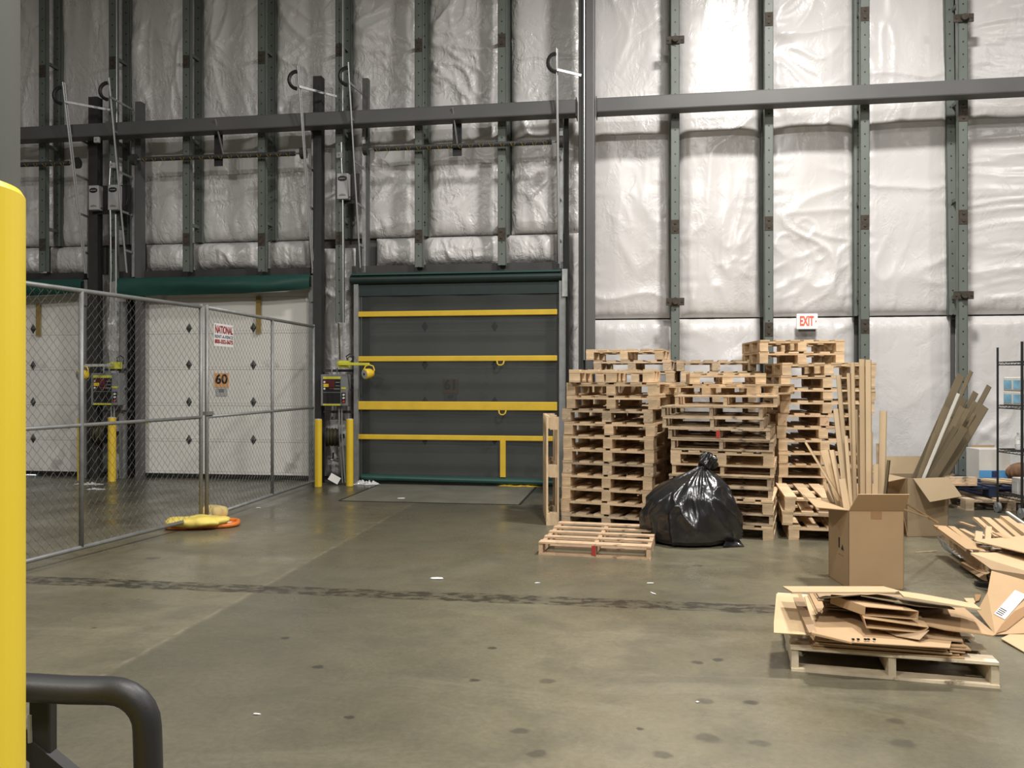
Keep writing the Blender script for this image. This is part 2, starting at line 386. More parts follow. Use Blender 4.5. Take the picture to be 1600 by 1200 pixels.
# ================================================================== SETTING
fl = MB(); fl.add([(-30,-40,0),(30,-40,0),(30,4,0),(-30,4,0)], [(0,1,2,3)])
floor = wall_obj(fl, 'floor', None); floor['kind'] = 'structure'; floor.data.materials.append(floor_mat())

TOPZ = 9.6
sL, sR = WS(-260, 0), WS(1990, 0)
wallb = MB().box(sL, sR, .06, .30, 0, TOPZ)
wall = wall_obj(wallb, 'wall_back', mat('wall_sheeting', (.10, .10, .095), .8)); wall['kind'] = 'structure'

def pillow(s0, s1, z0, z1, bulge, seed, res=.035, mode='v', amp=.035, d0=0.0):
    wd, ht = s1-s0, z1-z0
    nx = max(12, int(wd/res)); nz = max(12, int(ht/res))
    uu, vv = np.meshgrid(np.linspace(0, 1, nx), np.linspace(0, 1, nz))
    X = s0+uu*wd; Z = z0+vv*ht
    eu = np.minimum(uu, 1-uu)*wd; ev = np.minimum(vv, 1-vv)*ht
    w1 = 1-np.exp(-(eu/.07)**1.1); w2 = 1-np.exp(-(ev/.06)**1.1); win = w1*w2
    wx = vn(X*1.1, Z*.9, seed)*1.4; wz = vn(X*1.3, Z*.8, seed+5)*1.4
    if mode == 'v':   a = ridge(X*3.2+wx*1.5, Z*.9+wz, seed+1)**3*.8 + ridge(X*6+wx*2, Z*1.7+wz*2, seed+2)**3*.4
    elif mode == 'h': a = ridge(X*1.0+wx*.6, Z*6.0+wz*1.2, seed+1)**3*.7 + ridge(X*1.8+wx, Z*11+wz*2, seed+2)**3*.35
    else:             a = ridge(X*2.2+wx*1.8+Z*.8, Z*2.2+wz*1.5, seed+1)**4*1.0 + ridge(X*5+wx*2.5, Z*4+wz*2.5-X*2, seed+2)**4*.5
    patch = np.clip((vn(X*.9, Z*.7, seed+9)-.30)*2.2, .12, 1)
    b = vn(X*1.1, Z*.7, seed+3)*.6+vn(X*2.6, Z*2.0, seed+4)*.3
    fold = ridge(X*.35+1, Z*1.25+vn(X*1.5, Z*.4, seed+7)*.7, seed+8)**10
    # puckers running in from the taped edges
    pk = np.exp(-ev/.14)*(vn(X*16, Z*1.5, seed+11)-.5)*.05+np.exp(-eu/.12)*(vn(X*1.5, Z*11, seed+12)-.5)*.05
    Dp = d0+bulge*win*(.55+.45*b)+amp*win*a*patch+.03*fold*win+pk*win
    vs = np.stack([X, -Dp, Z], -1).reshape(-1, 3)
    m = MB(); m.v = vs.tolist(); m.f = grid_faces(nx, nz)
    return m, (s0+s1)/2, (z0+z1)/2
def add_ins(s0, s1, z0, z1, bulge, seed, **k):
    m, cs, cz = pillow(s0, s1, z0, z1, bulge, seed, **k)
    me = bpy.data.meshes.new('insulation_panel'); off = Vector((cs, 0, cz)); me.from_pydata([tuple(Vector(p)-off) for p in m.v], [], m.f); me.update(); me.materials.append(insul_soft if s0 > WS(918, 0) else insul)
    me.polygons.foreach_set('use_smooth', [True]*len(me.polygons))
    o = bpy.data.objects.new('insulation_panel', me); col.objects.link(o); o.parent = wall; o.location = off
bnd = [-15, 95, 202, 313, 428, 546, 666, 796, 916, 1055, 1191, 1338, 1489, 1645, 1805, 1970]
ZS = 2.55
for i in range(len(bnd)-1):
    a, b = WS(bnd[i], 0)+.035, WS(bnd[i+1], 0)-.035
    if bnd[i] >= 916:
        md = ['v', 'v', 'x', 'v', 'h'][(i-8) % 5]
        add_ins(a, b, ZS+.01, TOPZ, .13, 20+i, mode=md, amp=.040 if md != 'h' else .034, res=.028)
        add_ins(a, b, .02, ZS-.01, .15, 40+i, mode='x', amp=.022)
    else:
        add_ins(a, b, 3.90, TOPZ, .14, 20+i, mode='x' if i in (4, 5, 6, 7) else 'v', amp=.06, res=.026)
fr = [66, 175.5, 291, 408.5, 530, 654, 784, 1055, 1201.5, 1351.5, 1505]
pl = [-40, 66, 133, None, 217, 291, 408.5, 482, None, 580, 654, 784, 872]
for k in range(len(pl)-1):
    if pl[k] is None or pl[k+1] is None: continue
    add_ins(WS(pl[k], .2)+.045, WS(pl[k+1], .2)-.03, 3.42, 3.88, .20, 70+k, mode='x', amp=.05, d0=.05, res=.02)
# narrow strips between the doors
for a, b, z1 in ((155, 197, 3.4), (505, 554, 3.75), (889, 904, 3.9)):
    add_ins(WS(a, .05), WS(b, .05), .05, z1, .17, a, mode='x', amp=.07, res=.02)
add_ins(WS(889, .05), WS(904, .05), 3.95, 8, .1, 91, mode='x', amp=.05, res=.03)

# ------------------------------------------------------------------ green rack uprights
def rack(xf, xb, ybot_f, ybot_b, label, clamps=(), splices=(), lean=0):
    df, db = .47, .055
    s = WS(xf, df+.045); sb = s
    t = WT('rack_upright', label, 'upright frame', s, df, 0, 'green perforated upright frames along the wall')
    zf = 0 if ybot_f is None else WZ(xf, ybot_f, df); zb = 3.88 if ybot_b is None else ybot_b
    h = .062
    m = MB(); m.box(s-h, s+h, -df-.045, -df-.037, zf, TOPZ); m.box(s-h, s-h+.008, -df-.045, -df+.045, zf, TOPZ); m.box(s+h-.008, s+h, -df-.045, -df+.045, zf, TOPZ)
    fp = m.build('front_post', gpost, t.root, Vector((s, -df, 0))); 
    m = MB(); m.box(s-h, s+h, -.045, -.037, 0, TOPZ-zb); m.box(s-h, s-h+.008, -.045, .045, 0, TOPZ-zb); m.box(s+h-.008, s+h, -.045, .045, 0, TOPZ-zb)
    bp = m.build('back_post', gpost, t.root, Vector((s, 0, 0))); bp.location = (0, df-.105, zb)
    if lean: bp.rotation_euler = (0, -lean, 0)
    z = max(zf, zb)+.25; k = 0
    while z < TOPZ-.3:
        m = MB().box(s-.02, s+.02, -df+.03, -.14, z-.025, z+.025); t.part(m, 'brace', gpost)
        z += 1.38; k += 1
    for y in splices:
        z = WZ(xf, y, df); m = MB().box(s-h+.006, s+h-.006, -df-.052, -df+.02, z-.10, z+.10); m.tube([(s, -df-.052, z-.05), (s, -df-.064, z-.05)], .018, 6); m.tube([(s, -df-.052, z+.05), (s, -df-.064, z+.05)], .018, 6); o = t.part(m, 'splice_plate', rust)
    for y in clamps:
        z = WZ(xf, y, df); m = MB().box(s-.13, s+.13, -df-.07, -df-.046, z-.055, z+.055); m.tube([(s, -df-.07, z), (s, -df-.12, z)], .045, 12)
        for q in (-.1, .1): m.tube([(s+q, -df-.07, z), (s+q, -df-.08, z)], .014, 6)
        t.part(m, 'clamp_bracket', rust)
    if ybot_f is None:
        m = MB().box(s-.09, s+.09, -df-.09, -df+.07, 0, .012); t.part(m, 'foot_plate', rust)
rack(66, 95, 425, None, 'green upright frame above the leftmost white door', splices=(113, 383))
rack(175.5, 202, 440, None, 'green upright frame behind the pair of grey opener boxes', splices=(100, 380))
rack(291, 313, 425, None, 'green upright frame above the middle white door, left of two', splices=(98, 375))
rack(408.5, 428, 425, None, 'green upright frame above the middle white door, right of two', splices=(92, 375))
rack(530, 546, 504, None, 'green upright frame behind the single grey opener box', splices=(80, 373))
rack(654, 666, 418, None, 'green upright frame above the dark dock curtain, left of two', splices=(73, 370))
rack(784, 796, 415, None, 'green upright frame above the dark dock curtain, right of two', splices=(65, 367))
rack(1055, 1055, None, ZS, 'green upright frame first right of the grey steel column', clamps=(65, 472), splices=(355,))
rack(1201.5, 1193, None, ZS, 'green upright frame left of the red exit sign', splices=(32, 350, 515))
rack(1351.5, 1338, None, ZS, 'green upright frame right of the red exit sign', splices=(24, 348, 510))
rack(1505, 1489, None, ZS, 'rightmost green upright frame with bent rear post', clamps=(31, 462), splices=(180, 340, 680), lean=.012)

# ------------------------------------------------------------------ big grey beam and column
def beam(xa, xb, label):
    d0, d1 = .56, .80
    z0 = H+413/F*((D0-.8)/CT); z1 = z0+.215
    sa, sb = WS(xa, .8), WS(xb, .8)
    t = WT('steel_beam', label, 'beam', (sa+sb)/2, .68, z0, 'grey beams across the wall')
    t.part(MB().box(sa, sb, -d1, -d0, z0, z1), 'tube', steel, bevel=.02)
    for q, sg in ((sa, 1), (sb, -1)):
        t.part(MB().box(q, q+sg*.012, -d1-.01, -d0+.01, z0-.04, z1+.02), 'end_plate', steel_dk)
    return z0, z1
BZ0, BZ1 = beam(-260, 901, 'long grey steel beam above the dock doors, left of column')
beam(931, 1985, 'long grey steel beam on the right of the column')
sc0 = WS(903, .9)
t = WT('steel_column', 'tall dark grey steel column between dock door and pallets', 'column', WS(916, .8), .8, 0)
a0, a1, a2 = WS(903.5, .9), WS(914, .9), WS(929, .9)
t.part(MB().box(a0, a1-.01, -.84, -.6, 0, TOPZ), 'inner_tube', steel_dk, bevel=.012)
t.part(MB().box(a1, a2, -.9, -.62, 0, TOPZ), 'main_tube', steel, bevel=.02)
t.part(MB().tube([(a1-.012, -.90, 1.9), (a1-.012, -.90, TOPZ)], .010, 8), 'conduit', conduit)
t.part(MB().box(a0-.08, a2+.08, -.98, -.5, 0, .02), 'base_plate', steel_dk)

# ------------------------------------------------------------------ doors
def diamond(mb, s, z, d):
    w_, h_ = .055, .085
    mb.add([(s, -d, z-h_), (s+w_, -d, z), (s, -d, z+h_), (s-w_, -d, z), (s, -d-.025, z)], [(0,1,4),(1,2,4),(2,3,4),(3,0,4),(3,2,1,0)])
def sect_door(n, xa, xb, dia, label, m):
    d = .20; sa, sb = WS(xa, d), WS(xb, d); top = 3.30
    t = WT(n, label, None, (sa+sb)/2, d, 0, kind='structure')
    zs = [.07, .60, 1.19, 1.78, 2.37, 2.96, top]
    for k in range(len(zs)-1):
        mb = MB().box(sa, sb, -d, -d+.05, zs[k]+.0015, zs[k+1]-.0015)
        pn = t.part(mb, 'door_panel', m, bevel=.004)
        mm = MB().box(sa+.02, sb-.02, -d-.004, -d, zs[k]+.05, zs[k]+.06)
        mm.build('panel_rib', m, pn, t.o)
    t.part(MB().box(sa, sb, -d+.012, -d+.04, .01, .075), 'bottom_seal', black)
    t.part(MB().box(sa-.02, sb+.02, -d+.05, -d+.06, 0, top), 'backing', gray_lt)
    for (x, ys) in dia:
        for y in ys:
            mb = MB(); diamond(mb, WS(x, d), WZ(x, y, d), d+.002); t.part(mb, 'hinge_plate', steel_dk)
    return t
door_w = mat('white_sectional_door', (.78, .76, .71), .5, var=.05, vscale=1.2, dirt=(.52, .50, .46), dscale=1.4, dpos=.60)
T59 = sect_door('door_1', -140, 128, [(52, (514, 571, 628, 685)), (-60, (514, 571, 628, 685))], 'leftmost white sectional dock door behind the fence', door_w)
T60 = sect_door('door_2', 214, 486, [(295.5, (513, 570, 628, 687)), (396, (512, 570, 628, 687))], 'white sectional dock door behind the fence with orange 60 sign', door_w)
T61 = sect_door('door_3', 560, 874, [(664, (510, 570, 628, 687)), (773, (510, 570, 628, 687))], 'white sectional dock door seen dimly behind the dark dock curtain', door_w)
T59.part(MB().box(WS(-60, .2), WS(56, .2), -.19, -.188, .0, .012), 'daylight_gap', dayl)
def door_sign(T, x, y, num):
    d = .21; s = WS(x, d); z = WZ(x, y, d)
    pn = T.part(MB().box(s-.125, s+.125, -d, -d+.008, z-.115, z+.115), 'number_sign', sign_or)
    text(num, .215, black, T.root, Matrix.Translation(Vector((s, -d-.003, z+.01))-T.o) @ FACE, bold=.006, name='number')
    T.part(MB().box(s-.10, s+.10, -d, -d+.004, z-.26, z-.13), 'notice', gray_lt)
    T.part(MB().box(s-.045, s+.045, -d-.002, -d, z-.20, z-.145), 'notice_print', gray_box)
door_sign(T60, 346, 594, '60'); door_sign(T61, 704, 603, '61')
T60.part(MB().box(WS(227, .2), WS(232, .2), -.205, -.2, WZ(229, 662, .2), WZ(229, 655, .2)), 'sticker', yel_lime)
# hanging strap on the two white doors
for T, x, y0, y1 in ((T60, 404, 463, 521), (T59, 60, 475, 525)):
    s = WS(x, .24); T.part(MB().box(s-.04, s+.04, -.25, -.235, WZ(x, y1, .24), WZ(x, y0, .24)), 'pull_strap', brass)
# frames and header above each door
def trim(n, s0, s1, d0, d1, z0, z1, m):
    o = wall_obj(MB().box(s0, s1, -d1, -d0, z0, z1), n, m, (s0+s1)/2, d0, z0); o['kind'] = 'structure'
trim('trim_1', WS(-260, .3), WS(135, .3), .06, .36, 3.28, 3.40, steel_dk)
trim('trim_2', WS(183, .3), WS(487, .3), .06, .36, 3.28, 3.40, steel_dk)
trim('trim_3', WS(553, .3), WS(884, .3), .06, .40, 3.24, 3.40, steel_dk)
for k, (a, b, d0, d1, top) in enumerate([(138, 152, .36, .50, 6.25), (211, 220, .32, .45, 6.15), (489, 502, .36, .50, 6.38), (566, 575, .28, .38, 6.35), (197, 205, .06, .2, 3.4), (881, 888, .33, .45, 5.8)]):
    trim('trim_%d' % (4+k), WS(a, d1), WS(b, d1), d0, d1, 0, top, steel if k in (1, 3) else post_dk)
# green rolled curtains over the two white doors
def valance(xa, xb, ya, yb, label):
    d = .52; sa, sb = WS(xa, d), WS(xb, d)
    t = WT('rolled_curtain', label, 'curtain', (sa+sb)/2, d, 3.0, 'green rolled dock curtains')
    n, mrows = 60, 10; zt = 3.27; vs = []
    for j in range(mrows):
        v = j/(mrows-1)
        for i in range(n):
            u = i/(n-1); zb = 2.97+.03*u+.05*u**6; z = zt+(zb-zt)*v
            dd = .50+.06*math.sin(v*PI)+.012*math.sin(u*23+v*3)*v+.02*math.sin(u*7-v*5)*v
            vs.append((sa+(sb-sa)*u, -dd, z))
    m = MB(); m.v = vs; m.f = grid_faces(n, mrows); k = len(m.v)
    m.v += [(x, -.40, z) for (x, y, z) in vs[:n]]; m.f += [(i, i+1, k+i+1, k+i) for i in range(n-1)]
    t.part(m, 'fabric', green_dk, smooth=True)
    t.part(MB().tube([(sa, -.42, 3.16), (sb, -.42, 3.16)], .09, 12), 'roll', green_roll)
valance(-260, 128, 440, 466, 'green rolled curtain over the leftmost white door')
valance(183, 484, 433, 463, 'green rolled curtain over the middle white door')
# dark dock curtain with yellow straps
d = .45; sa, sb = WS(561, d), WS(872, d)
t = WT('dock_curtain', 'dark mesh dock curtain with four yellow straps', 'curtain', (sa+sb)/2, d, 0)
n, mr = 80, 60; vs = []
for j in range(mr):
    v = j/(mr-1)
    for i in range(n):
        u = i/(n-1); vs.append((sa+(sb-sa)*u, -d-.008*math.sin(u*19)-.006*math.sin(v*13+u*3), .05+(3.12-.05)*v))
m = MB(); m.v = vs; m.f = grid_faces(n, mr)
t.part(m, 'fabric', screen, smooth=True)
t.part(MB().tube([(sa-.12, -d-.02, 3.17), (sb+.06, -d-.02, 3.17)], .075, 16), 'roll', green_roll)
t.part(MB().box(sa-.1, sb+.05, -d-.10, -d+.12, 3.235, 3.26), 'hood', green_dk)
t.part(MB().box(sa-.03, sb+.03, -d-.02, -d+.12, 2.92, 3.12), 'header_flap', green_roll)
t.part(MB().tube([(sa+.05, -d-.02, .10), (sb-.02, -d-.02, .07)], .05, 12), 'bottom_roll', green_dk)
for y0, y1 in ((485, 493.5), (556, 564.5), (627.5, 641), (680, 688)):
    za, zb = WZ(715, y1, d+.03), WZ(715, y0, d+.03)
    o = t.part(MB().box(sa-.01, sb-.01, -d-.045, -d-.02, za, zb), 'strap', yel_strap, bevel=.01)
s_ = WS(786.5, d); t.part(MB().box(s_-.042, s_+.042, -d-.05, -d-.03, WZ(786, 745, d), WZ(786, 688, d)), 'tail_strap', yel_strap)
for x, y in ((783, 565), (786, 642)):
    s_ = WS(x, d); z_ = WZ(x, y, d)
    t.part(MB().tube([(s_-.055, -d-.06, z_+.01), (s_-.045, -d-.08, z_-.035), (s_-.02, -d-.085, z_-.055), (s_+.02, -d-.085, z_-.055), (s_+.045, -d-.08, z_-.035), (s_+.055, -d-.06, z_+.01)], .011, 6), 'pull_loop', yel_strap)
# galvanised side guides of the curtain
for x0, x1, y0, lab, ytop in ((553, 560, 0, 'galvanised upright guide on the left of the dark curtain', 470), (873.5, 884, 0, 'galvanised upright guide on the right of the dark curtain', 440)):
    g = WT('guide_channel', lab, 'channel', WS(x0, .5), .45, 0, 'galvanised guides of the dark curtain')
    a, b = WS(x0, .5), WS(x1, .5)
    g.part(MB().box(a, b, -.52, -.40, 0, 3.1), 'channel', galv_dull, bevel=.006)
    if y0 == 0 and x0 > 800: g.part(MB().box(a+.05, b+.03, -.55, -.525, 2.86, 3.27), 'mounting_plate', galv)
g = WT('guide_channel', 'galvanised bracket channel on the right of the middle white door', 'channel', WS(486, .4), .4, 0)
g.part(MB().box(WS(483, .4), WS(491, .4), -.42, -.30, 0, 3.0), 'channel', galv_dull)
g.part(MB().box(WS(486, .42), WS(496, .42), -.46, -.42, WZ(490, 472, .4), WZ(490, 431, .4)), 'mounting_plate', galv_dull)
g = WT('guide_channel', 'galvanised bracket channel on the right of the leftmost white door', 'channel', WS(132, .4), .4, 0)
g.part(MB().box(WS(127, .4), WS(136, .4), -.42, -.30, 0, 3.0), 'channel', galv_dull)
g.part(MB().box(WS(128, .42), WS(139, .42), -.46, -.42, WZ(130, 478, .4), WZ(130, 438, .4)), 'mounting_plate', galv_dull)
g = WT('guide_channel', 'galvanised channel on the left of the middle white door', 'channel', WS(190, .4), .4, 0)
g.part(MB().box(WS(187, .4), WS(193, .4), -.42, -.30, 0, 2.9), 'channel', galv_dull)

# ------------------------------------------------------------------ high-lift tracks
def track(xt, yt, xb, xu, label, side, bar_to=None, upright=True):
    """inclined rail that leans out from the wall as it rises, upright angle behind it, rungs between them"""
    zt = WZ(xt, yt, 1.0); db = .50
    s = WS(xt, 1.02)
    sb_ = WS(xb, db)
    t = WT('door_track', label, 'door track', sb_, db, 3.3, 'galvanised high lift door tracks')
    a = Vector((sb_, -db, 3.36)); b = Vector((s, -1.02, zt))
    m = MB(); m.tube([a, b], .0135, 8); m.tube([a+Vector((.012*side, .03, 0)), b+Vector((.012*side, .03, 0))], .010, 8)
    t.part(m, 'rail', conduit)
    su = WS(xu, .38); zu = zt-.55 if upright else 5.0
    if upright: t.part(MB().box(su-.028, su+.028, -.40, -.38, 3.3, zu).box(su-.028, su-.020, -.40, -.34, 3.3, zu), 'upright_angle', galv)
    for k in range(5):
        f = .12+k*.205; p = a.lerp(b, f)
        if p.z > zu+.2: continue
        t.part(MB().bar(p, (su, -.39, p.z-.02), .010, .035, up=(0, 0, 1)), 'rung', galv_dull)
    # rubber bumper arc at the top
    pts = [b+Vector((-.115*math.sin(q), -.02-.03*math.sin(q), -.22+.13*math.cos(q))) for q in [i*PI/10 for i in range(11)]]
    t.part(MB().tube(pts, .028, 6), 'bumper', black)
    if bar_to:
        x2, y2, d2 = bar_to; q = Vector((WS(x2, d2), -d2, WZ(x2, y2, d2)))
        t.part(MB().bar(b+Vector((.01, .03, -.30)), q, .018, .035), 'tie_bar', galv)
track(98, 129, 133, 140, 'galvanised door track on the right of the leftmost white door', 1, (172, 172, .6))
track(170, 122, 198, 209, 'galvanised door track on the left of the middle white door', -1, (208, 172, .4))
track(465, 104, 488, 490, 'galvanised door track on the right of the middle white door', 1, (527, 151, .5))
track(544, 98, 563, 569, 'galvanised door track on the left of the dark dock curtain', -1, (566, 146, .4))
track(869, 76, 873, 877, 'galvanised door track on the right of the dark dock curtain', 1, (908, 118, .9))
# torsion springs
def spring(xa, ya, xb, yb, xc, label, clipped=False):
    d = .62; A = Vector((WS(xa, d), -d, WZ(xa, ya, d))); B = Vector((WS(xb, d), -d, WZ(xb, yb, d)))
    t = WT('torsion_spring', label, 'spring', (A.x+B.x)/2, d, (A.z+B.z)/2, 'black torsion springs over the doors')
    ax = (B-A); L_ = ax.length
    t.part(MB().tube([A-ax*.03, B+ax*.03], .014, 8), 'shaft', galv_dull)
    m = MB(); n = int(L_/.022); pts = []
    prof = []
    for i in range(n*2+1):
        prof.append(.040 if i % 2 else .034)
    m.tube([A+ax*(i/(2*n)) for i in range(2*n+1)], prof, 10); t.part(m, 'coil', steel_dk)
    m = MB(); k = int(L_/.16); cs = ax.normalized()
    for i in range(k):
        c = A+ax*((i+.4)/k); pts = []
        for j in range(7):
            q = PI*(.9+j/6*1.0); pts.append(c+Vector((cs.x*.012*(j-3), math.cos(q-PI/2)*-0+math.sin(q)*.0, 0))+Vector((0, -abs(math.sin(q-PI*.4))*.043, math.cos(q-PI*.4)*.043)))
        m.tube(pts, .0045, 4)
    t.part(m, 'paint_stripe', brass)['kind'] = 'stuff'
    for p, sg in ((A, -1), (B, 1)):
        t.part(MB().tube([p+ax.normalized()*sg*.10, p+ax.normalized()*sg*.17], .09, 16), 'cable_drum', steel_dk)
    if xc:
        s_ = WS(xc, .5); zc = A.z+(B.z-A.z)*((s_-A.x)/(B.x-A.x))
        t.part(MB().box(s_-.07, s_+.07, -.58, -.565, zc-.14, BZ0), 'hanger_plate', black)
        s2 = WS(xc-9, .84); t.part(MB().bar((s2, -.83, BZ0+.17), (s2+.03, -.62, zc), .018, .018), 'hanger_rod', galv)
spring(-150, 263, 108, 255, None, 'black torsion spring over the leftmost white door')
spring(222, 249, 461, 240, 345, 'black striped torsion spring over the middle white door')
spring(585, 233, 862, 222, 716, 'black striped torsion spring over the dark dock curtain')

# ------------------------------------------------------------------ opener boxes, conduits
def opener(x0, x1, y0, y1, label):
    d = .62; s0, s1 = WS(x0, d), WS(x1, d); z1, z0 = WZ(x0, y0, d), WZ(x0, y1, d)
    t = WT('door_opener_box', label, 'electrical box', (s0+s1)/2, d, z0, 'grey opener boxes high on the wall')
    t.part(MB().box(s0, s1, -d, -d+.12, z0, z1), 'housing', gray_lt, bevel=.006)
    t.part(MB().box(s0-.02, s1+.14, -d+.12, -d+.14, z0-.05, z1+.02), 'backplate', black)
    cx, cz = (s0+s1)/2, z1-.08; w_ = (s1-s0)*.40
    m = MB().prism([(cx-w_, -d-.003, cz-.02), (cx-w_*.4, -d-.003, cz-.04), (cx+w_*.4, -d-.003, cz-.04), (cx+w_, -d-.003, cz-.02), (cx+w_, -d-.003, cz+.02), (cx+w_*.4, -d-.003, cz+.04), (cx-w_*.4, -d-.003, cz+.04), (cx-w_, -d-.003, cz+.02)], .004)
    t.part(m, 'badge', black)
    t.part(MB().box(cx-w_*.7, cx+w_*.7, -d-.007, -d-.004, cz-.004, cz+.004), 'badge_stripe', gray_lt)
    pts = [(cx+math.cos(q)*w_*.8, -d-.003, z0+.05+math.sin(q)*.03) for q in [i*PI/8 for i in range(9)]]
    t.part(MB().prism(pts, .004), 'vent', gray_box)
    t.part(MB().tube([(s1, -d+.06, z0+.04), (s1+.05, -d+.06, z0+.03), (s1+.11, -d+.06, z0+.09), (s1+.14, -d+.06, z0+.2)], .008, 6), 'cable', black)
opener(138.5, 153.5, 290, 328, 'grey opener box with black badge, left of the pair')
opener(168.5, 184, 289, 328, 'grey opener box with black badge, right of the pair')
opener(526.5, 543.5, 271, 311, 'grey opener box with black badge beside the dark dock curtain')
def pipe(pts, r, m, label, name='conduit', cat='pipe', d=.58):
    P = [Vector((WS(x, dd), -dd, WZ(x, y, dd))) for x, y, dd in pts]
    mb = MB().tube(P, r, 8); o = wall_obj(mb, name, m, P[0].x, -P[0].y, P[-1].z); tag(o, label, cat); return o
pipe([(172.5, 328, .60), (173.5, 420, .58), (172, 505, .55)], .012, conduit, 'thin steel conduit under the right box of the pair')
pipe([(181, 335, .58), (181.5, 440, .56), (181, 572, .52)], .012, conduit, 'thin steel conduit running down beside the pair of boxes')
pipe([(173, 252, .6), (171, 289, .62)], .010, conduit, 'short steel conduit above the right box of the pair')
pipe([(535.5, 312, .58), (536, 420, .57), (536.5, 560, .52)], .012, conduit, 'thin steel conduit dropping from the single opener box')
pipe([(533.5, 222, .6), (533.5, 252, .6), (534.5, 271, .60)], .010, conduit, 'short steel conduit above the single opener box')
pipe([(182, 0, .56), (182.5, 200, .56)], .010, conduit, 'thin steel conduit rising above the left beam end')
pipe([(535.5, 0, .56), (535.5, 175, .56)], .010, conduit, 'thin steel conduit rising above the single opener box')
pipe([(529, 505, .50), (530.5, 540, .52), (531, 562, .52)], .012, hose, 'dark cable hanging below the green frame beside the dock curtain', name='cable', cat='cable')
for x, y, lab in ((529.5, 242, 'small square junction box above the single opener box'), (174.5, 258, 'small square junction box above the pair of opener boxes'), (150, 218, 'small grey junction box under the left end of the beam')):
    s_, z_ = WS(x, .62), WZ(x, y, .62); dd = .62 if y > 230 else .86
    s_, z_ = WS(x, dd), WZ(x, y, dd)
    tj = WT('junction_box', lab, 'electrical box', s_, dd, z_)
    tj.part(MB().box(s_-.045, s_+.045, -dd, -dd+.05, z_-.045, z_+.045), 'housing', gray_lt, bevel=.008)
    tj.part(MB().tube([(s_, -dd, z_), (s_, -dd-.006, z_)], .012, 8), 'screw', gray_box)
    tj.part(MB().box(s_-.02, s_+.02, -dd+.05, -dd+.10 if dd < .8 else -.80, z_-.02, z_+.02), 'bracket', steel_dk)

# ------------------------------------------------------------------ dock control panels
def control_panel(x0, x1, y0, y1, label):
    d = .62; s0, s1 = WS(x0, d), WS(x1, d); z1, z0 = WZ(x0, y0, d), WZ(x0, y1, d); w_, h_ = s1-s0, z1-z0
    t = WT('control_panel', label, 'control panel', (s0+s1)/2, d, z0, 'dock control panels')
    t.part(MB().box(s0, s1, -d, -d+.16, z0, z1), 'enclosure', gray_box, bevel=.008)
    for zz in (z1+.06, z0+h_*.5, z0-.10): t.part(MB().box(s0-.02, s1+.10, -d+.17, -d+.21, zz-.02, zz+.02), 'mounting_rail', steel_dk)
    def r(a, b, c, e, nm, m, k=1): return t.part(MB().box(s0+w_*a, s0+w_*b, -d-.002*k-.003, -d, z0+h_*c, z0+h_*e), nm, m)
    r(.09, .74, .08, .84, 'label', black)
    r(.09, .74, .855, .93, 'warning_strip', yel_lime, 1.5)
    r(.09, .74, .01, .06, 'warning_strip', yel_lime, 1.5)
    r(.09, .33, .72, .82, 'red_print', maroon, 2); r(.33, .52, .60, .82, 'red_print', maroon, 2)
    r(.11, .30, .60, .70, 'yellow_pictogram', yel, 2.5)
    for q in (.755, .545): t.part(MB().tube([(s0+w_*.15, -d-.008, z0+h_*q), (s0+w_*.15, -d-.012, z0+h_*q)], .016, 10), 'white_symbol', paper)
    r(.56, .72, .74, .755, 'print_line', gray_lt, 3); r(.56, .72, .63, .64, 'print_line', gray_lt, 3); r(.50, .72, .53, .545, 'print_line', gray_lt, 3); r(.10, .74, .42, .435, 'print_line', gray_box, 3)
    r(.35, .54, .535, .56, 'print_line', dred, 3)
    r(.77, .94, .53, .59, 'tag_plate', yel_lime, 1)
    r(.78, .93, .10, .42, 'switch_plate', black, 1)
    for q, mm in ((.35, paper), (.25, paper), (.14, red)): t.part(MB().tube([(s0+w_*.87, -d-.004, z0+h_*q), (s0+w_*.87, -d-.03, z0+h_*q)], .016, 10), 'push_button', mm)
    for q in (.35, .55): t.part(MB().tube([(s0+w_*q, -d+.08, z1), (s0+w_*q, -d+.08, z1+.10)], .012, 8), 'conduit', conduit)
    for q in (.62, .72): t.part(MB().tube([(s0+w_*q, -d+.08, z0), (s0+w_*(q+.02), -d+.06, z0-.45), (s0+w_*(q+.15), -d+.05, .02)], .013, 8), 'conduit', galv_dull)
control_panel(501, 543, 585, 634, 'grey dock control panel between bollards left of the dark curtain')
control_panel(142, 186, 583, 633, 'grey dock control panel seen through the fence')
